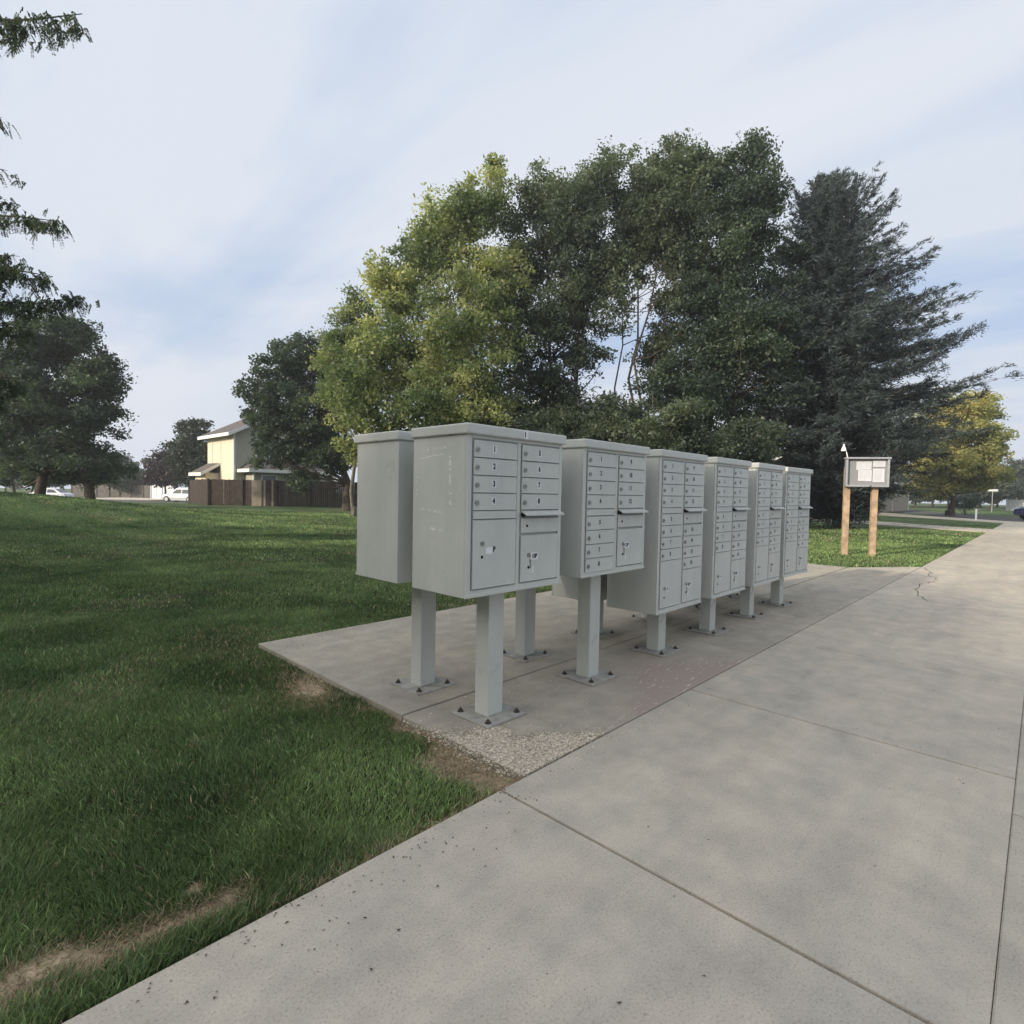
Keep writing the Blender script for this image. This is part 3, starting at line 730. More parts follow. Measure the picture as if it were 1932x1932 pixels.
def tree(name, label, cat, base, lobes, n, per, sig, leaf, m, bark, trunk_r, seed, stems=None, crown_base=.25, gap=.3, gfreq=.9, n_limb=46, droop=0., group=None, rough=.35, power=.42, flat=.75, kr=.62):
    root = empty(name, tuple(base)); tag(root, label, cat, group)
    off = np.array(base)
    lb = [(l[0]-off[0], l[1]-off[1], l[2]-off[2], *l[3:]) for l in lobes]
    c = clumps(lb, n, seed, gap, gfreq, power, rough, 6, kr); c = c[c[:, 2] > .15]
    leaf_cloud('crown', c, per, sig*(RNG.uniform(.6, 1.4, len(c))), leaf[0], leaf[1], m, root, droop, flat)
    b = MB(); zmax = max(l[2]+l[5]*.6 for l in lb)
    cm = np.average(np.array([l[:2] for l in lb]), axis=0, weights=[l[3]*l[5] for l in lb])
    stems = stems or [((0, 0), None, 1.)]
    lines = []
    for (sx, sy), tip, sr in stems:
        tip = np.array(tip)-off if tip is not None else np.array([cm[0]*.7, cm[1]*.7, zmax])
        pts = limb(b, (sx, sy, -.15), tip, trunk_r*sr, trunk_r*sr*.16, bark, .06, 8, 9); lines.append(pts)
        b.tube([(sx, sy, -.2), (sx, sy, .05), (sx, sy, .5)], [trunk_r*sr*1.6, trunk_r*sr*1.3, trunk_r*sr], bark, 9)
    sel = c[RNG.permutation(len(c))[:n_limb]]
    for q in sel:
        pts = lines[RNG.integers(len(lines))]
        hz = np.array([p[2] for p in pts]); want = q[2]-.55*np.linalg.norm(q[:2]-np.array(pts[len(pts)//2])[:2])-.6
        i = int(np.argmin(abs(hz-max(want, hz.max()*crown_base))))
        r = trunk_r*(.42*(1-i/len(pts))+.06)
        limb(b, pts[i], q, min(r, .09), .010, bark, .22, 5, 5)
    b.build('trunk', root, smooth_=True)
    return root

# --- yellow-green tree at the left of the group
Z = 23.
tree('ash_tree', 'yellow green ash tree at the left of the tall group behind the mailboxes', 'tree', gp(838, Z),
     [lobe(905, 410, Z, 66, 112), lobe(932, 335, Z, 30, 62), lobe(945, 480, Z, 36, 90), lobe(830, 440, Z-.4, 56, 60), lobe(850, 470, Z-.5, 84, 105), lobe(765, 530, Z-.8, 72, 80), lobe(745, 620, Z-1, 62, 95),
      lobe(850, 640, Z-1.2, 135, 130), lobe(700, 710, Z-1.5, 84, 85), lobe(830, 770, Z-1.8, 130, 82), lobe(930, 560, Z-.5, 70, 120), lobe(700, 800, Z-1.8, 70, 66), lobe(672, 840, Z-1.8, 32, 40, None, 1.5), lobe(930, 790, Z-1.6, 70, 60)],
     2350, 42, .25, (.15, .09), M['leaf_gold'], M['barkgrey'], .17, 3, stems=[((0, 0), P(900, 380, Z), 1.), ((.35, .2), P(770, 520, Z), .8)], gap=.33, n_limb=80, gfreq=.8, kr=.75)
tree('small_ash_tree', 'small yellowish ash tree with a pointed top left of the tall yellow green one', 'tree', gp(668, Z+4),
     [lobe(672, 585, Z+4, 26, 52), lobe(665, 640, Z+4, 60, 66), lobe(660, 720, Z+4, 66, 80), lobe(700, 620, Z+4, 30, 60), lobe(640, 650, Z+4, 30, 46)],
     700, 42, .25, (.15, .09), M['leaf_gold'], M['barkgrey'], .11, 13, gap=.34, n_limb=24)
# --- tall green trees
Z = 24.
tree('tall_green_tree', 'tall grey green tree between the yellow green tree and the tallest tree', 'tree', gp(1040, Z),
     [lobe(1012, 355, Z, 40, 72), lobe(1000, 460, Z, 70, 120), lobe(1065, 390, Z, 50, 90), lobe(1130, 350, Z, 62, 92), lobe(1170, 520, Z, 60, 90), lobe(1150, 640, Z, 50, 60, None, .5), lobe(1080, 450, Z, 84, 130), lobe(1040, 620, Z, 112, 130), lobe(1110, 540, Z, 70, 110), lobe(1000, 760, Z, 100, 100), lobe(1080, 800, Z-.5, 96, 74)],
     2500, 42, .24, (.15, .08), M['leaf_mid'], M['bark'], .14, 5, stems=[((0, 0), P(1010, 330, Z), 1.), ((.5, .1), P(1135, 310, Z), .9)], gap=.36, gfreq=.75, n_limb=90, kr=.8, group='tall trees behind the mailboxes')
tree('tall_green_tree', 'tallest many stemmed green tree, dark bare stems and sky showing low in the crown', 'tree', gp(1190, Z),
     [lobe(1195, 400, Z, 46, 100), lobe(1240, 640, Z+.6, 50, 90, None, .5), lobe(1330, 322, Z, 40, 70), lobe(1258, 320, Z, 48, 70), lobe(1235, 400, Z, 66, 100), lobe(1290, 420, Z, 66, 120), lobe(1200, 480, Z, 44, 70, None, .6), lobe(1290, 520, Z, 66, 80, None, .7), lobe(1180, 380, Z, 30, 60, None, .7), lobe(1320, 360, Z, 34, 90)],
     1650, 42, .23, (.15, .08), M['leaf_mid'], M['bark'], .10, 8, gap=.37, gfreq=.75, n_limb=80, kr=.8,
     stems=[((0, 0), P(1215, 400, Z), 1.), ((.25, .0), P(1262, 330, Z), .9), ((-.3, .3), P(1185, 420, Z), .7), ((.4, .3), P(1310, 380, Z), .8)], group='tall trees behind the mailboxes')
tree('tall_green_tree', 'broad dark green tree with a leafy lower right side next to the cedar', 'tree', gp(1370, Z),
     [lobe(1370, 348, Z, 44, 66), lobe(1412, 326, Z, 46, 60), lobe(1390, 380, Z, 80, 90), lobe(1440, 400, Z, 44, 70), lobe(1370, 500, Z, 96, 110), lobe(1330, 640, Z, 104, 120), lobe(1420, 620, Z-1.2, 84, 80, None, 1.3), lobe(1300, 770, Z, 112, 100), lobe(1420, 760, Z, 84, 100, None, .55), lobe(1470, 560, Z, 50, 70), lobe(1490, 480, Z+.5, 34, 60), lobe(1480, 680, Z-.5, 46, 60)],
     2400, 44, .25, (.15, .085), M['leaf_dark'], M['bark'], .18, 9, gap=.33, gfreq=.8, n_limb=80, kr=.8, stems=[((0, 0), P(1410, 320, Z), 1.), ((-.4, .2), P(1330, 450, Z), .8)], group='tall trees behind the mailboxes')
tree('understory_tree', 'low leafy green growth under the tall trees right above the mailbox caps', 'tree', gp(1290, 20.),
     [lobe(1225, 830, 20, 60, 60), lobe(1290, 815, 19, 50, 84), lobe(1345, 850, 20, 60, 66), lobe(1420, 835, 21, 60, 70), lobe(1140, 810, 21, 60, 90), lobe(1060, 845, 20, 60, 50), lobe(1000, 820, 21, 60, 80), lobe(1190, 780, 22, 40, 50, None, .5)],
     900, 46, .24, (.14, .08), M['leaf_mid'], M['bark'], .09, 15, rough=.7, gap=.33, n_limb=30, crown_base=.1)

# --- cedar
def cedar():
    Zc = 25.; base = gp(1588, Zc); root = empty('cedar_tree', tuple(base))
    tag(root, 'large blue grey cedar with feathery upswept branches behind the notice board', 'tree')
    b = MB(); H = (hor(1565)-338)*Zc/FPX+HC-base[2]
    top = np.array([*( P(1562, 318, Zc)[:2]-base[:2]), H])
    b.tube([(0, 0, -.2), (0, 0, 1), top*.35, top*.7, top], [.40, .30, .20, .09, .012], M['bark'], 9)
    cc = []; dd = []; ll = []
    nb = 780
    for i in range(nb):
        t = (i+.5)/nb; h = .03*H+t*H*.965
        az = i*2.39996+RNG.normal(0, .25)
        d = np.array([math.cos(az), math.sin(az)])
        side = d@RH
        hf = 1-h/H
        Rm = (.12+min(8.8*hf**.74, 6.6)*(1. if side > 0 else .95))*(1-.25*smooth((hf-.86)/.14))
        Rm *= .25+.75*smooth((h+.2)/5.6); Lb = Rm*RNG.uniform(.55, 1.04)*.92
        p0 = np.array([*(top[:2]*(h/H)), h])
        up = .42*(1-hf)+.16+RNG.normal(0, .09)
        pts = []
        for k in range(7):
            s = k/6
            pts.append(p0+np.array([d[0]*Lb*s, d[1]*Lb*s, Lb*(up*s-.36*s*s*(hf > .22)+.20*s**4)]))
        r0 = .012+.035*hf
        b.tube(pts, [r0*(1-s/6.3) for s in range(7)], M['bark'], 5)
        ntw = int(14+Lb*11)
        for q in range(ntw):
            s = RNG.uniform(.05, 1)**.85; j = min(int(s*6), 5); f = s*6-j
            pp = np.array(pts[j])*(1-f)+np.array(pts[j+1])*f
            ax = pts[j+1]-pts[j]; ax /= np.linalg.norm(ax)
            sd = np.cross(ax, (0, 0, 1)); sgn = RNG.choice([-1, 1])
            tw = ax*RNG.uniform(.4, 1.1)+sd*sgn*RNG.uniform(.2, 1.1)+np.array([0, 0, RNG.uniform(-.5, .65)])
            tw /= np.linalg.norm(tw); lt = RNG.uniform(.35, .95)*(1.25-s*.5)*(.28+.72*hf)
            m_ = int(10*lt/.6)+4
            tt = RNG.uniform(0, 1, m_)[:, None]
            c = pp+tw*lt*tt+RNG.normal(0, .04, (m_, 3))-np.array([0, 0, .14])*tt**2
            e = tw+RNG.normal(0, .42, (m_, 3)); e /= np.linalg.norm(e, axis=1)[:, None]
            cc.append(c); dd.append(e)
    b.build('trunk', root, smooth_=True)
    c = np.concatenate(cc); a = np.concatenate(dd); n = len(c)
    s = np.cross(a, RNG.normal(0, 1, (n, 3))); s /= np.linalg.norm(s, axis=1)[:, None]
    L_ = RNG.uniform(.12, .28, n)[:, None]; W_ = RNG.uniform(.022, .042, n)[:, None]
    V = np.zeros((n, 4, 3)); V[:, 0] = c-a*L_/2; V[:, 1] = c+s*W_/2; V[:, 2] = c+a*L_/2; V[:, 3] = c-s*W_/2
    fast_mesh('crown', V.reshape(-1, 3), n, M['needles'], root)
cedar()

# --- left side trees
Z = 34.
tree('shade_tree', 'round dark green tree in front of the cream house', 'tree', gp(655, Z),
     [lobe(560, 720, Z, 92, 84), lobe(600, 690, Z, 64, 60), lobe(532, 800, Z, 78, 80), lobe(520, 740, Z, 50, 60), lobe(620, 790, Z, 80, 80), lobe(640, 720, Z, 60, 80), lobe(555, 865, Z, 76, 52), lobe(640, 860, Z, 62, 48), lobe(500, 850, Z, 40, 44), lobe(560, 905, Z, 60, 30, None, .6)],
     1500, 42, .28, (.19, .12), M['leaf_dark'], M['bark'], .28, 21, stems=[((0, 0), P(645, 720, Z), 1.)], gap=.36, gfreq=.7, n_limb=50, rough=.6, group='trees on the lawn')
Z = 31.
tree('shade_tree', 'big dark green tree at the far left, its round crown over the white sedan', 'tree', gp(72, Z),
     [lobe(110, 660, Z, 90, 92), lobe(165, 640, Z, 50, 50), lobe(140, 740, Z, 100, 90), lobe(205, 780, Z, 42, 40), lobe(180, 700, Z, 46, 46), lobe(90, 800, Z, 110, 92), lobe(180, 860, Z, 50, 40), lobe(60, 720, Z, 80, 120), lobe(130, 872, Z, 96, 50), lobe(30, 830, Z, 60, 70), lobe(60, 885, Z+3, 70, 40, None, .8), lobe(200, 880, Z, 46, 40), lobe(130, 900, Z+4, 90, 26, None, .7)],
     2300, 42, .27, (.17, .11), M['leaf_dark'], M['bark'], .30, 22, gap=.37, gfreq=.7, n_limb=70, rough=.6, stems=[((0, 0), P(110, 640, Z), 1.), ((2.1, -2.1), P(160, 680, Z), .95)], group='trees on the lawn')
for px, z, lbs, lab, m in ((28, 48, [(20, 850, 62, 70), (-20, 800, 50, 90), (60, 880, 60, 40)], 'dull green tree low at the left edge behind the grass mound', 'leaf_far'),
                           (236, 84, [(236, 892, 44, 40), (222, 905, 30, 26), (252, 905, 34, 30)], 'round hazy tree behind the far street', 'leaf_far'),
                           (345, 56, [(366, 810, 26, 28), (352, 850, 34, 40), (380, 840, 26, 50), (338, 880, 26, 36), (372, 890, 30, 40)], 'narrow young tree with a pale trunk left of the cream house', 'leaf_far')):
    tree('background_tree', lab, 'tree', gp(px if px != 345 else 358, z), [lobe(a, c, z, d, e) for a, c, d, e in lbs], 420, 36, .40, (.32, .2), M[m], M['barkgrey'], .16, px, gap=.3, n_limb=20)
tree('plum_tree', 'dark purple leaved tree over the white sport utility car', 'tree', gp(312, 68), [lobe(305, 880, 68, 28, 34), lobe(330, 890, 68, 28, 34), lobe(290, 900, 68, 18, 22)], 360, 36, .40, (.32, .2), M['leaf_plum'], M['bark'], .16, 44, gap=.33, n_limb=18)

# --- right side trees
Z = 46.
tree('golden_tree', 'golden yellow tree beyond the cedar at the right', 'tree', gp(1798, Z),
     [lobe(1725, 850, Z, 46, 50), lobe(1790, 850, Z, 90, 80), lobe(1800, 800, Z, 76, 76), lobe(1850, 830, Z, 50, 60), lobe(1830, 770, Z, 40, 40), lobe(1760, 880, Z, 60, 44), lobe(1830, 890, Z, 64, 44), lobe(1765, 918, Z, 50, 34), lobe(1845, 915, Z, 44, 30), lobe(1880, 850, Z, 26, 30), lobe(1740, 910, Z, 36, 30), lobe(1870, 800, Z+1, 26, 30)],
     1500, 42, .32, (.24, .16), M['leaf_yellow'], M['bark'], .17, 31, gap=.24, n_limb=36, stems=[((0, 0), P(1800, 800, Z), 1.), ((2.3, .6), P(1850, 800, Z), .7)])
for px, z, lbs, lab in ((1915, 90, [(1925, 900, 40, 34), (1900, 905, 30, 30), (1950, 890, 40, 50)], 'dark hazy tree at the right edge above the blue car'),
                        (1872, 78, [(1868, 920, 40, 26), (1890, 930, 30, 20), (1845, 930, 34, 18)], 'low dark tree behind the street name sign')):
    tree('background_tree', lab, 'tree', gp(px, z), [lobe(a, c, z, d, e) for a, c, d, e in lbs], 400, 36, .45, (.34, .22), M['leaf_far'], M['bark'], .18, px, gap=.25, n_limb=16)
fp = None
for px, z, sc_ in ((-40, 104, 1.1), (10, 112, .9), (60, 100, 1.), (120, 118, 1.1), (175, 108, .9), (262, 120, 1.), (300, 112, .8), (420, 96, 1.1), (520, 100, 1.), (1640, 96, 1.1), (1690, 104, 1.0), (1728, 92, .9), (1760, 110, 1.1), (1790, 98, .9), (1822, 112, 1.15), (1850, 104, .95), (1882, 122, 1.1), (1940, 104, 1.3), (1975, 96, 1.2)):
    q = gp(px, z)
    if fp is None:
        fp = tree('distant_tree', 'hazy tree in the distant line beyond the streets', 'tree', q, [(q[0], q[1], 3.6, 4.6, 4.6, 3.4), (q[0]+2, q[1]-1, 5.2, 2.6, 2.6, 2.2), (q[0]-2, q[1]+1, 2.2, 3.6, 3.6, 1.8)], 330, 34, .5, (.42, .28), M['leaf_far'], M['bark'], .2, 91, gap=.2, n_limb=14, group='distant trees beyond the streets')
    else:
        c = copy_tree(fp); c.location = q; c.rotation_euler.z = RNG.uniform(0, 6.28); c.scale = (sc_, sc_, sc_*RNG.uniform(.8, 1.1))
tree('shrub', 'dark spreading shrub under the golden tree', 'shrub', gp(1822, 52), [lobe(1822, 948, 52, 36, 10), lobe(1800, 950, 52, 24, 8)], 90, 34, .25, (.14, .09), M['leaf_dark'], M['bark'], .04, 61, gap=.1, n_limb=8, crown_base=.0)

# --- honey locust whose limbs reach in at the upper left
def locust():
    Zl = 10.; base = gp(-330, Zl); root = empty('honey_locust_tree', tuple(base))
    tag(root, 'honey locust at the left edge with drooping fine leaved branches against the sky', 'tree')
    off = base; b = MB()
    tr = [(0, 0, -.2), (.05, .05, 1.2), (.15, .1, 3.), (.2, .2, 5), (.3, .1, 7.5), (.3, .2, 10.)]
    b.tube(tr, [.27, .2, .17, .14, .09, .03], M['bark'], 9)
    cc, aa, LL = [], [], []
    def strand(p, L_, side):
        # a pinnate leaf: rachis arching out and hanging down
        n = 15; d = side/np.linalg.norm(side)
        t = np.linspace(.05, 1, n)
        pts = p+np.outer(t*L_*.55, d)+np.outer(-L_*.75*t**1.6, [0, 0, 1.])
        tan = np.gradient(pts, axis=0); tan /= np.linalg.norm(tan, axis=1)[:, None]
        sd = np.cross(tan, RNG.normal(0, 1, 3)); sd /= np.linalg.norm(sd, axis=1)[:, None]+1e-9
        for sg in (-1, 1):
            a = sd*sg+tan*.45; a /= np.linalg.norm(a, axis=1)[:, None]
            cc.append(pts+a*.018); aa.append(a+RNG.normal(0, .12, a.shape))
    def branch(path, z, dens, length, r=.018):
        pts = [P(x, y, z+dz)-off for x, y, dz in [(*q, 0) if len(q) == 2 else q for q in path]]
        b.tube(pts, [r*(1-.8*i/(len(pts)-1)) for i in range(len(pts))], M['bark'], 5)
        pts = np.array(pts); seg = np.linalg.norm(np.diff(pts, axis=0), axis=1); tot = seg.sum()
        for _ in range(int(dens*.62*tot)):
            s = RNG.random()*tot; i = 0
            while s > seg[i] and i < len(seg)-1: s -= seg[i]; i += 1
            p = pts[i]+(pts[i+1]-pts[i])*s/seg[i]
            # side twig
            q = p+np.array([*RNG.normal(0, .10, 2), -abs(RNG.normal(0, length*.35))])
            if RNG.random() < .3: b.tube([p, (p+q)/2+RNG.normal(0, .02, 3), q], [.004, .003, .002], M['bark'], 4)
            for _k in range(3):
                strand(q+RNG.normal(0, .05, 3), RNG.uniform(.14, .24), np.array([*RNG.normal(0, 1, 2), RNG.normal(.2, .5)]))
    t2 = np.array(tr)
    def start(h): return (0, 0)
    branch([(-300, 120), (-120, 60), (-20, 40), (70, 36), (155, 26)], 9.2, 52, .34, .035)
    branch([(-60, 45), (10, 35), (30, 60)], 9.2, 46, .55, .014)
    branch([(-300, 230), (-100, 190), (4, 222)], 9.6, 34, .3, .02)
    branch([(-300, 330), (-80, 300), (14, 322)], 9.6, 34, .3, .02)
    branch([(-250, 380), (-80, 350), (14, 378)], 10.2, 34, .25, .02)
    branch([(-300, 470), (-100, 405), (30, 408), (112, 418)], 9.4, 50, .16, .028)
    branch([(-300, 560), (-100, 500), (20, 508), (100, 522)], 9.8, 66, .32, .03)
    branch([(-200, 560), (-20, 570), (70, 572), (148, 560)], 10.2, 60, .22, .024)
    branch([(-300, 640), (-60, 600), (60, 620)], 10.2, 80, .5, .03)
    for k in range(15):
        y = 470+k*22+RNG.normal(0, 8); branch([(-320, y+40), (-120, y), (-10+RNG.uniform(-40, 60)*(k < 13), y+10)], 10+RNG.normal(0, .8), 58, .42, .022)
    c = np.concatenate(cc); a = np.concatenate(aa); a /= np.linalg.norm(a, axis=1)[:, None]; n = len(c)
    s = np.cross(a, RNG.normal(0, 1, (n, 3))); s /= np.linalg.norm(s, axis=1)[:, None]
    L_ = RNG.uniform(.034, .052, n)[:, None]; W_ = RNG.uniform(.015, .022, n)[:, None]
    V = np.zeros((n, 4, 3)); V[:, 0] = c-a*L_/2; V[:, 1] = c+s*W_/2; V[:, 2] = c+a*L_/2; V[:, 3] = c-s*W_/2
    fast_mesh('crown', V.reshape(-1, 3), n, M['leaf_locust'], root)
    # the body of the crown, outside the picture
    cl = clumps([(-.4, .2, 7.5, 2.2, 2.2, 2.6), (-.3, 0, 5, 2.2, 2.2, 1.8)], 420, 5, .25)
    o = leaf_cloud('inner_crown', cl, 46, .3, .09, .045, M['leaf_locust'], root)
    for q in cl[::9]: limb(b, t2[RNG.integers(2, 5)], q, .05, .01, M['bark'], .2, 4, 5)
    b.build('trunk', root, smooth_=True)
locust()

# --- the row of park trees behind the viewer's left shoulder; they shade the lawn and the walk
SUN_AZ, SUN_EL = R(180-10), R(20)      # direction towards the sun, from +X
proto = None
k = 0
row = []
for yy in np.arange(-13, 58, 5.4):
    row.append((-17.5+RNG.normal(0, .8), yy+RNG.normal(0, .6)))
for i, (X, Y) in enumerate(row):
    s = RNG.uniform(.94, 1.04)
    if proto is None:
        proto = tree('park_tree', 'leafy park tree in the row on the left that shades the lawn', 'tree', (X, Y, float(terrain(X, Y))),
             [(X, Y, 6.0, 4.2, 4.2, 3.6), (X, Y+.5, 4.2, 4.0, 4.3, 2.6), (X+.3, Y-.4, 7.7, 3.6, 3.8, 2.3), (X, Y, 2.6, 3.2, 3.4, 1.4)],
             820, 40, .42, (.27, .18), M['leaf_dark'], M['bark'], .24, 71, gap=.15, gfreq=.6, n_limb=30, group='row of park trees on the left')
    else:
        c = copy_tree(proto); c.location = (X, Y, float(terrain(X, Y))); c.rotation_euler.z = RNG.uniform(0, 6.28); c.scale = (s*1.05, s*1.05, s*(.92 if Y < 12 else .82))

# ------------------------------------------------------------------ houses and fences
def window(parent, c, u, w, h, nrm, mull=True):
    """c centre, u horizontal unit vector, nrm outward"""
    c, u, nrm = np.array(c, float), np.array([*u, 0.]), np.array([*nrm, 0.])
    up = np.array([0, 0, 1.]); b = MB()
    def bar(a0, a1, b0, b1, d0, d1, m, bb):
        vs = [c+u*x+up*z+nrm*y for y in (d0, d1) for x, z in ((a0, b0), (a1, b0), (a1, b1), (a0, b1))]
        bb.add(vs, [(0, 3, 2, 1), (4, 5, 6, 7), (0, 1, 5, 4), (1, 2, 6, 5), (2, 3, 7, 6), (3, 0, 4, 7)], m)
    t = .11
    bar(-w/2-t, w/2+t, h/2, h/2+t, .0, .07, M['trim'], b); bar(-w/2-t, w/2+t, -h/2-t, -h/2, .0, .07, M['trim'], b)
    bar(-w/2-t, -w/2, -h/2, h/2, .0, .07, M['trim'], b); bar(w/2, w/2+t, -h/2, h/2, .0, .07, M['trim'], b)
    if mull: bar(-.03, .03, -h/2, h/2, .0, .06, M['trim'], b)
    fr = b.build('window', parent)
    b = MB(); bar(-w/2, w/2, -h/2, h/2, .005, .03, M['glass'], b); b.build('pane', fr)
def gable_roof(parent, x0, x1, y0, y1, ze, slope, axis, oh=.55, m=None, fascia=True):
    """ridge along axis; returns ridge height"""
    b = MB(); t = .14; m = m or M['roof']
    if axis == 'x':
        ym = (y0+y1)/2; hr = ze+slope*(ym-y0); e = ze-slope*oh
        for sy, ya in ((1, y0-oh), (-1, y1+oh)):
            b.add([(x0-oh, ya, e), (x1+oh, ya, e), (x1+oh, ym, hr), (x0-oh, ym, hr), (x0-oh, ya, e+t), (x1+oh, ya, e+t), (x1+oh, ym, hr+t), (x0-oh, ym, hr+t)],
                  [(0, 3, 2, 1), (4, 5, 6, 7), (0, 1, 5, 4), (1, 2, 6, 5), (2, 3, 7, 6), (3, 0, 4, 7)], m)
    else:
        xm = (x0+x1)/2; hr = ze+slope*(xm-x0); e = ze-slope*oh
        for xa in (x0-oh, x1+oh):
            b.add([(xa, y0-oh, e), (xm, y0-oh, hr), (xm, y1+oh, hr), (xa, y1+oh, e), (xa, y0-oh, e+t), (xm, y0-oh, hr+t), (xm, y1+oh, hr+t), (xa, y1+oh, e+t)],
                  [(0, 3, 2, 1), (4, 5, 6, 7), (0, 1, 5, 4), (1, 2, 6, 5), (2, 3, 7, 6), (3, 0, 4, 7)], m)
    rf = b.build('roof', parent)
    if fascia:
        b = MB()
        if axis == 'y':
            xm = (x0+x1)/2
            for xa in (x0-oh, x1+oh):
                for ya, s in ((y0-oh, -1), (y1+oh, 1)):
                    a0, a1 = (ya-.05, ya-.002) if s < 0 else (ya+.002, ya+.05)
                    b.add([(xa, a0, e-.14), (xm, a0, hr-.14), (xm, a1, hr-.14), (xa, a1, e-.14), (xa, a0, e+t+.01), (xm, a0, hr+t+.01), (xm, a1, hr+t+.01), (xa, a1, e+t+.01)],
                          [(0, 3, 2, 1), (4, 5, 6, 7), (0, 1, 5, 4), (1, 2, 6, 5), (2, 3, 7, 6), (3, 0, 4, 7)], M['trim'])
                d = -1 if xa < xm else 1
                lo_, hi_ = sorted((xa+d*.002, xa+d*.06)); b.box((lo_, y0-oh, e-.13), (hi_, y1+oh, e+t), M['trim'])
        else:
            ym = (y0+y1)/2
            for ya in (y0-oh, y1+oh):
                d = -1 if ya < ym else 1; lo_, hi_ = sorted((ya+d*.002, ya+d*.06)); b.box((x0-oh, lo_, e-.13), (x1+oh, hi_, e+t), M['trim'])
                for xa, s in ((x0-oh, -1), (x1+oh, 1)):
                    a0, a1 = (xa-.05, xa-.002) if s < 0 else (xa+.002, xa+.05)
                    b.add([(a0, ya, e-.14), (a0, ym, hr-.14), (a1, ym, hr-.14), (a1, ya, e-.14), (a0, ya, e+t+.01), (a0, ym, hr+t+.01), (a1, ym, hr+t+.01), (a1, ya, e+t+.01)],
                          [(0, 3, 2, 1), (4, 5, 6, 7), (0, 1, 5, 4), (1, 2, 6, 5), (2, 3, 7, 6), (3, 0, 4, 7)], M['trim'])
        b.build('fascia', rf)
    return hr
# cream two-storey house: near corner at image column 434, walls along the world axes
cw = gp(441, 46.); hb = empty('cream_house', (cw[0], cw[1], cw[2])); tag(hb, 'two storey cream house behind the brown fence', 'house')
HE = 6.05
b = MB(); L2, W2 = 6.3, 9.0       # depth along +Y, gable width along +X
b.box((0.0, 0, 0), (.1, L2, HE), M['yellow']); b.box((W2-.1, 0, 0), (W2, L2, HE), M['yellow'])
b.add([(.1, 0.01, 0), (W2-.1, 0.01, 0), (W2-.1, 0.01, HE), (W2/2, .01, HE+.52*W2/2), (.1, .01, HE), (.1, .1, 0), (W2-.1, .1, 0), (W2-.1, .1, HE), (W2/2, .1, HE+.52*W2/2), (.1, .1, HE)],
      [(0, 1, 2, 3, 4), (9, 8, 7, 6, 5), (0, 5, 6, 1), (1, 6, 7, 2), (2, 7, 8, 3), (3, 8, 9, 4), (4, 9, 5, 0)], M['creamshade'])
b.box((.1, L2-.1, 0), (W2-.1, L2-.01, HE), M['creamshade'])
w = b.build('wall', hb)
b = MB()
for y in (.0, 2.9, 5.0): b.box((-.03, y, 0), (-.002, y+.13, HE-.1), M['trim'] if y == 0 else M['yellow'])
b.box((-.03, -.03, 0), (.11, -.002, HE-.1), M['trim']); b.build('corner_board', w)
gable_roof(hb, 0, W2, 0, L2, HE, .52, 'y', .6)
window(hb, (2.9, -.0, 4.65), (1, 0), 2.1, 1.45, (0, -1)); window(hb, (6.4, -.0, 4.65), (1, 0), 1.6, 1.45, (0, -1))
# lower projection with its own roof at the right, entry bump on the left wall
b = MB(); b.box((.9, -1.9, 0), (6.5, -.03, 2.75), M['creamshade']); b.box((.83, -1.94, 0), (.98, -1.82, 2.75), M['trim']); b.build('bay_wall', hb)
b = MB(); b.add([(.3, -2.5, 2.75), (7.1, -2.5, 2.75), (7.1, -.04, 3.75), (1.5, -.04, 3.75), (.3, -.04, 2.75), (.3, -2.5, 2.9), (7.1, -2.5, 2.9), (7.1, -.04, 3.9), (1.5, -.04, 3.9), (.3, -.04, 2.9)],
      [(4, 3, 2, 1, 0), (5, 6, 7, 8, 9), (0, 1, 6, 5), (1, 2, 7, 6), (2, 3, 8, 7), (3, 4, 9, 8), (4, 0, 5, 9)], M['roof']); br = b.build('bay_roof', hb)
b = MB(); b.box((.25, -2.56, 2.66), (7.15, -2.502, 2.93), M['trim']); b.box((.24, -2.5, 2.66), (.298, -.04, 2.93), M['trim']); b.build('fascia', br)
window(hb, (2.1, -1.9, 1.55), (1, 0), 1.1, 1.7, (0, -1), False); window(hb, (4.3, -1.9, 1.55), (1, 0), 1.3, 1.7, (0, -1), False)
b = MB(); b.box((-1.1, 3.4, 0), (-.03, 6.0, 2.6), M['yellow']); b.build('side_wing', hb)
b = MB(); b.add([(-1.5, 3.1, 2.45), (-.03, 3.1, 3.35), (-.03, 6.3, 3.35), (-1.5, 6.3, 2.45), (-1.5, 3.1, 2.6), (-.03, 3.1, 3.5), (-.03, 6.3, 3.5), (-1.5, 6.3, 2.6)],
      [(0, 3, 2, 1), (4, 5, 6, 7), (0, 1, 5, 4), (1, 2, 6, 5), (2, 3, 7, 6), (3, 0, 4, 7)], M['roof']); br = b.build('side_roof', hb)
b = MB(); b.add([(-1.52, 3.04, 2.36), (-.03, 3.04, 3.27), (-.03, 3.095, 3.27), (-1.52, 3.095, 2.36), (-1.52, 3.04, 2.62), (-.03, 3.04, 3.52), (-.03, 3.095, 3.52), (-1.52, 3.095, 2.62)],
      [(0, 3, 2, 1), (4, 5, 6, 7), (0, 1, 5, 4), (1, 2, 6, 5), (2, 3, 7, 6), (3, 0, 4, 7)], M['trim']); b.box((-1.57, 3.04, 2.34), (-1.51, 6.3, 2.62), M['trim']); b.build('fascia', br)

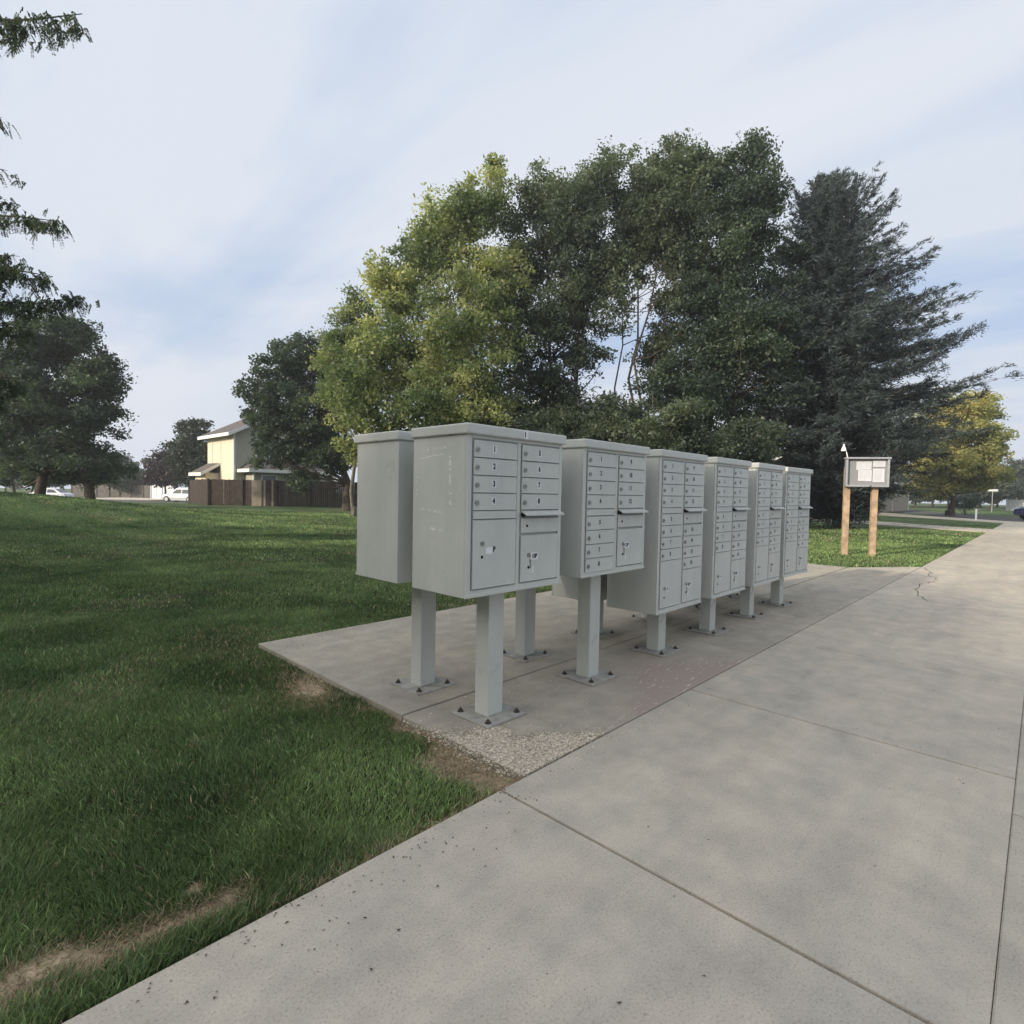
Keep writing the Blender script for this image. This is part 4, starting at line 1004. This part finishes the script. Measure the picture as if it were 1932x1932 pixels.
def fence(name, label, a, c, h, m, board=.14, gap=.004, pale=(), post_every=2.4):
    a, c = np.array(a[:2]), np.array(c[:2]); d = c-a; L_ = np.linalg.norm(d); u = d/L_
    root = empty(name, (a[0], a[1], 0)); tag(root, label, 'fence')
    n = int(L_/board); b = MB(); bp = MB()
    nn = np.array([-u[1], u[0]])
    for i in range(n):
        p = u*board*i; q = p+u*(board-gap-.012*random.random()); z = float(terrain(*(a+p)))
        hh = h+random.uniform(-.02, .02); bb, mm = (b, m) if not any(lo <= i/n <= hi and random.random() < .3 for lo, hi in pale) else (bp, M['fencegap'])
        o = nn*random.uniform(-.006, .006)
        vs = [(*(s+o+nn*t), zz) for zz in (z, z+hh) for s, t in ((p, 0), (q, 0), (q, .02), (p, .02))]
        bb.add(vs, [(0, 3, 2, 1), (4, 5, 6, 7), (0, 1, 5, 4), (1, 2, 6, 5), (2, 3, 7, 6), (3, 0, 4, 7)], mm)
    b.build('boards', root)
    if bp.v: tag(bp.build('gap_light_boards', root), 'pale boards standing in for light through the fence gaps')
    k = int(L_/post_every)
    for i in range(k+1):
        p = u*min(i*post_every, L_-.1); z = float(terrain(*(a+p))); b = MB()
        vs = [(*(p+u*s+nn*t), zz) for zz in (z-.1, z+h+.05) for s, t in ((0, -.02-.09), (.09, -.02-.09), (.09, -.012), (0, -.012))]
        b.add(vs, [(0, 3, 2, 1), (4, 5, 6, 7), (0, 1, 5, 4), (1, 2, 6, 5), (2, 3, 7, 6), (3, 0, 4, 7)], m); b.build('post', root)
    return root
fA, fB, fC = gp(392, 39.8), gp(760, 40.5), gp(358, 46.)
fence('wooden_fence', 'long dark brown board fence below the cream house', fA, fB, 1.86, M['fence'], pale=((.20, .37),))
fence('wooden_fence', 'short brown board fence returning from the corner towards the far street', fA, fC, 1.86, M['fence'])
fence('grey_fence', 'grey board fence across the far street at the left', gp(135, 86), gp(225, 84), 1.9, M['greyfence'], .2)
fence('grey_fence', 'grey board fence beyond the white vinyl panels', gp(226, 84), gp(284, 82), 1.9, M['greyfence'], .2)
fence('vinyl_fence', 'white vinyl fence panels behind the white sport utility car', gp(285, 80), gp(330, 78), 2.0, M['vinyl'], .6, .05)
fence('vinyl_fence', 'white vinyl fence at the right edge behind the blue car', gp(1899, 80), gp(1975, 76), 1.6, M['vinyl'], .5, .02)

# houses behind the tree group
ca = gp(1135, 39.); ho = empty('brown_house', (ca[0], ca[1], ca[2])); tag(ho, 'brown house with a grey shingle roof seen through the tall trees', 'house')
b = MB(); b.box((0, 0, 0), (13, 10, 5.7), M['brown']); b.build('wall', ho)
gable_roof(ho, 0, 13, 0, 10, 5.7, .62, 'x', .5)
window(ho, (3., 0, 4.3), (1, 0), 1.6, 1.3, (0, -1)); window(ho, (9., 0, 4.3), (1, 0), 1.6, 1.3, (0, -1))
cg = gp(1604, 47.); hg = empty('tan_house', (cg[0], cg[1], cg[2])); tag(hg, 'tan single storey house with a white trimmed garage behind the notice board', 'house')
gy = 0
b = MB(); b.box((0, 0, 0), (28, 9, 3.3), M['tan']); w = b.build('wall', hg)
gable_roof(hg, 0, 28, 0, 9, 3.3, .5, 'x', .5)
b = MB()
for x in (.0, 5.4, 8.6, 12.2, 18., 27.7): b.box((x, -.06, 0), (x+.22, -.003, 3.1), M['trim'])
b.build('trim_board', w)
b = MB(); b.box((5.9, -.05, 0), (8.4, -.004, 2.4), M['cork'])
for k in range(1, 5): b.box((5.95, -.056, .48*k-.01), (8.35, -.051, .48*k+.01), M['trim'])
b.build('garage_door', hg)
cf = gp(258, 92.); hf = empty('far_house', tuple(cf)); tag(hf, 'low tan house far behind the street between the hazy trees', 'house')
b = MB(); b.box((-6, 0, 0), (6, 8, 2.9), M['tan']); b.build('wall', hf); gable_roof(hf, -6, 6, 0, 8, 2.9, .35, 'x', .4)
window(hf, (-2.5, 0, 1.6), (1, 0), 1.8, 1.2, (0, -1)); window(hf, (2.5, 0, 1.6), (1, 0), 1.8, 1.2, (0, -1))

# ------------------------------------------------------------------ street furniture at the right
p = gp(1843, 38.); b = MB(); b.box((-.05, -.05, -.1), (.05, .05, .74), M['white']); b.box((-.06, -.06, .741), (.06, .06, .79), M['white'])
o = b.build('marker_post', bevel=.006); o.location = p; tag(o, 'short white marker post beside the far driveway', 'marker post')
p = gp(1872, 66.); s = empty('street_name_sign', tuple(p)); tag(s, 'street name sign on a thin pole below the dark tree', 'street sign')
b = MB(); b.cyl((0, 0, -.1), .035, 2.6, M['alu'], 'z', 10); b.build('pole', s)
ux, uy = RH; b = MB(); mt = Matrix.Rotation(math.atan2(uy, ux), 4, 'Z'); b.box((-.62, -.02, 2.5), (.62, .02, 2.74), M['trim'], mt); b.build('sign_blade', s)

# ------------------------------------------------------------------ cars
def car(label, loc, rz, paint, suv=False):
    root = empty('parked_car', tuple(loc), rz); tag(root, label, 'car')
    hgt = 1.66 if suv else 1.42; belt = .98 if suv else .88; hood = .98 if suv else .84
    # stations along length: x, lower z, shoulder z, half width
    st = [(-2.3, .42, .62, .72), (-2.22, .32, belt-.08, .84), (-1.9, .26, belt+.02, .90), (-1.0, .22, belt+.02, .92), (0, .22, belt, .92), (.9, .22, belt-.01, .92), (1.3, .24, hood+.02, .90), (1.9, .28, hood-.06, .88), (2.2, .34, hood-.2, .80), (2.32, .42, .62, .66)]
    b = MB(); V = []
    for x, lo, hi, wd in st:
        mid = (lo+hi)/2
        V += [(x, -wd*.86, lo), (x, -wd, mid-.05), (x, -wd*.98, hi-.1), (x, -wd*.86, hi), (x, 0, hi+.03), (x, wd*.86, hi), (x, wd*.98, hi-.1), (x, wd, mid-.05), (x, wd*.86, lo)]
    n = 9; fs = []
    for i in range(len(st)-1):
        for k in range(n-1): fs.append((i*n+k, i*n+k+1, (i+1)*n+k+1, (i+1)*n+k))
        fs.append((i*n+n-1, i*n, (i+1)*n, (i+1)*n+n-1))
    fs += [tuple(range(n)), tuple(reversed(range((len(st)-1)*n, len(st)*n)))]
    b.add(V, fs, paint)
    # cabin
    xs = [(-2.05, belt, .0), (-1.55, hgt-.08, 1), (-.4, hgt, 1), (.35, hgt-.04, 1), (1.15, belt, .0)] if suv else [(-1.85, belt, 0), (-1.05, hgt-.07, 1), (-.3, hgt, 1), (.3, hgt-.04, 1), (1.15, belt-.02, 0)]
    wb, wt = .80, .62; Vc = []
    for x, z, t in xs: Vc += [(x, -(wb if not t else wt), z), (x, (wb if not t else wt), z)]
    base = [(-1.9 if suv else -1.7, -wb, belt-.03), (1.05, -wb, belt-.03), (-1.9 if suv else -1.7, wb, belt-.03), (1.05, wb, belt-.03)]
    V2 = Vc+base; f2 = [(2*i, 2*i+1, 2*i+3, 2*i+2) for i in range(4)]+[(10, 0, 2, 4, 6, 8, 11), (12, 13, 9, 7, 5, 3, 1)]
    b.add(V2, f2, paint); body = b.build('body', root, smooth_=False)
    for sy in (-1, 1):
        b = MB(); o = .012*sy
        def sp(x, z): 
            t = (z-belt)/(hgt-belt); return (x, sy*(wb+(wt-wb)*t)+o, z)
        xa = -1.5 if suv else -1.45
        b.add([sp(xa, belt+.04), sp(-.42, belt+.04), sp(-.42, hgt-.12), sp(xa+.40 if not suv else xa+.2, hgt-.17)], [(0, 1, 2, 3)], M['glass'])
        b.add([sp(-.34, belt+.04), sp(.88, belt+.04), sp(.32, hgt-.14), sp(-.34, hgt-.12)], [(0, 1, 2, 3)], M['glass']); b.build('side_window', root)
    for a, c, nm in ((xs[0], xs[1], 'rear_window'), (xs[4], xs[3], 'windscreen')):
        A, B_ = np.array([a[0], a[1]]), np.array([c[0], c[1]]); q0, q1 = A+(B_-A)*.14, A+(B_-A)*.9; sgn = -1 if a[0] < 0 else 1
        b = MB(); b.add([(q0[0]+sgn*.012, -.66, q0[1]+.014), (q0[0]+sgn*.012, .66, q0[1]+.014), (q1[0]+sgn*.012, .56, q1[1]+.014), (q1[0]+sgn*.012, -.56, q1[1]+.014)], [(0, 1, 2, 3)], M['glass']); b.build(nm, root)
    for x in (-1.42, 1.42):
        for sy in (-1, 1):
            wr = .36 if suv else .32
            wl = empty('wheel'); wl.parent = root; wl.location = (x, sy*.82, wr)
            b = MB(); b.cyl((0, -.11, 0), wr, .22, M['tyre'], 'y', 24); b.build('tyre', wl, .02, 2)
            b = MB(); b.cyl((0, -.118 if sy < 0 else .112, 0), wr*.62, .006, M['rim'], 'y', 18); b.build('rim', wl)
    for sy in (-1, 1):
        b = MB(); b.box((-2.24, min(sy*.60, sy*.82), belt-.26), (-2.205, max(sy*.60, sy*.82), belt-.08), M['lampred']); b.build('tail_lamp', root, .01, 1)
        b = MB(); b.box((2.17, min(sy*.52, sy*.76), hood-.24), (2.235, max(sy*.52, sy*.76), hood-.12), M['lampclear']); b.build('headlight', root, .01, 1)
    return root
az = math.atan2(RH[1], RH[0])
car('white sedan parked behind the far left tree trunks', gp(90, 62.), az+math.pi+.12, M['carwhite'])
car('white sport utility car parked under the purple tree', gp(345, 66.), az+math.pi-.1, M['carwhite'], True)
car('navy blue car cut off by the right edge of the view', gp(1996, 39.5)+np.array([0, 0, .03]), az+math.pi*.93, M['carblue'], True)

# ------------------------------------------------------------------ sun, sky, camera
sun = bpy.data.lights.new('sun', 'SUN'); sun.energy = 5.0; sun.angle = R(2.2); sun.color = (1, .86, .68)
so = bpy.data.objects.new('sun', sun); C.objects.link(so)
ds = Vector((math.cos(SUN_AZ)*math.cos(SUN_EL), math.sin(SUN_AZ)*math.cos(SUN_EL), math.sin(SUN_EL)))
so.rotation_euler = ds.to_track_quat('Z', 'Y').to_euler()

wd = bpy.data.worlds.new('World'); bpy.context.scene.world = wd; wd.use_nodes = True
N, L = wd.node_tree.nodes, wd.node_tree.links; N.clear()
sky = N.new('ShaderNodeTexSky'); sky.sky_type = 'NISHITA'; sky.sun_disc = False; sky.sun_elevation = SUN_EL
sky.sun_rotation = math.pi/2-SUN_AZ; sky.dust_density = 1.5
geo = N.new('ShaderNodeTexCoord'); v = geo.outputs['Generated']
sx = N.new('ShaderNodeSeparateXYZ'); L.new(v, sx.inputs[0])
zz = math_(N, L, 'ADD', math_(N, L, 'MAXIMUM', sx.outputs[2], 0.), .16)
cx = math_(N, L, 'DIVIDE', sx.outputs[0], zz); cy = math_(N, L, 'DIVIDE', sx.outputs[1], zz)
cb = N.new('ShaderNodeCombineXYZ'); L.new(cx, cb.inputs[0]); L.new(cy, cb.inputs[1])
mp = N.new('ShaderNodeMapping'); L.new(cb.outputs[0], mp.inputs[0]); mp.inputs['Rotation'].default_value = (0, 0, R(20)); mp.inputs['Scale'].default_value = (1.0, .42, 1)
n1 = noise(N, L, mp.outputs[0], .85, 6, .52, .5)
mp2 = N.new('ShaderNodeMapping'); L.new(cb.outputs[0], mp2.inputs[0]); mp2.inputs['Rotation'].default_value = (0, 0, R(28)); mp2.inputs['Scale'].default_value = (1.6, .3, 1)
n2 = noise(N, L, mp2.outputs[0], 1.5, 6, .5, .4)
cov = math_(N, L, 'ADD', math_(N, L, 'MULTIPLY', n1, .65), math_(N, L, 'MULTIPLY', n2, .35))
# fewer clouds in a low belt, so that pale blue shows there
belt = math_(N, L, 'ABSOLUTE', math_(N, L, 'SUBTRACT', sx.outputs[2], .26))
belt = math_(N, L, 'MAXIMUM', math_(N, L, 'SUBTRACT', .14, belt), 0.)
cov = math_(N, L, 'SUBTRACT', cov, math_(N, L, 'MULTIPLY', belt, .7))
cf_ = ramp(N, L, cov, [(.34, (.12,)*3), (.47, (.95,)*3)])
bright = ramp(N, L, noise(N, L, mp2.outputs[0], .7, 4, .5, .2), [(.3, (7.0, 7.7, 8.7)), (.7, (8.2, 8.5, 9.2))])
blue = mix(N, L, .8, sky.outputs[0], (5.0, 6.5, 9.1))
c = mix(N, L, cf_, blue, bright)
# bright aureole of the veiled sun, behind the viewer's left shoulder
dt = N.new('ShaderNodeVectorMath'); dt.operation = 'DOT_PRODUCT'; L.new(v, dt.inputs[0]); dt.inputs[1].default_value = tuple(ds)
au = math_(N, L, 'POWER', math_(N, L, 'MAXIMUM', dt.outputs['Value'], 0.), 7.)
au = math_(N, L, 'MULTIPLY', au, 30.)
ac = N.new('ShaderNodeVectorMath'); ac.operation = 'SCALE'; ac.inputs[0].default_value = (1., .90, .74); L.new(au, ac.inputs['Scale'])
c = mix(N, L, 1., c, ac.outputs[0], 'ADD')
bg = N.new('ShaderNodeBackground'); bg.inputs[1].default_value = .1; L.new(c, bg.inputs[0])
ow = N.new('ShaderNodeOutputWorld'); L.new(bg.outputs[0], ow.inputs[0])

b = MB(); b.box((-200, -200, -3.), (330, 330, 32), M['white']); hz = b.build('haze')
hm = bpy.data.materials.new('thin_haze'); hm.use_nodes = True; hn = hm.node_tree; hn.nodes.clear()
pv = hn.nodes.new('ShaderNodeVolumePrincipled'); pv.inputs['Color'].default_value = (.92, .95, 1, 1); pv.inputs['Density'].default_value = .0012; pv.inputs['Anisotropy'].default_value = .3
oo = hn.nodes.new('ShaderNodeOutputMaterial'); hn.links.new(pv.outputs[0], oo.inputs['Volume'])
hz.data.materials.clear(); hz.data.materials.append(hm); tag(hz, 'thin pale haze over the whole park', 'haze', kind='stuff')
cam = bpy.data.cameras.new('camera'); co = bpy.data.objects.new('camera', cam); C.objects.link(co)
cam.sensor_width = 36; cam.lens = 36*FPX/1932; cam.clip_start = .05; cam.clip_end = 900
mt = Matrix(((RT[0], UP[0], -F[0], 0), (RT[1], UP[1], -F[1], 0), (RT[2], UP[2], -F[2], HC), (0, 0, 0, 1)))
co.matrix_world = mt
sc = bpy.context.scene; sc.camera = co
sc.view_settings.view_transform = 'Standard'; sc.view_settings.look = 'None'; sc.view_settings.exposure = 0; sc.view_settings.gamma = 1
sc.cycles.max_bounces = 6; sc.cycles.diffuse_bounces = 3; sc.cycles.transmission_bounces = 4; sc.cycles.glossy_bounces = 2; sc.cycles.transparent_max_bounces = 4
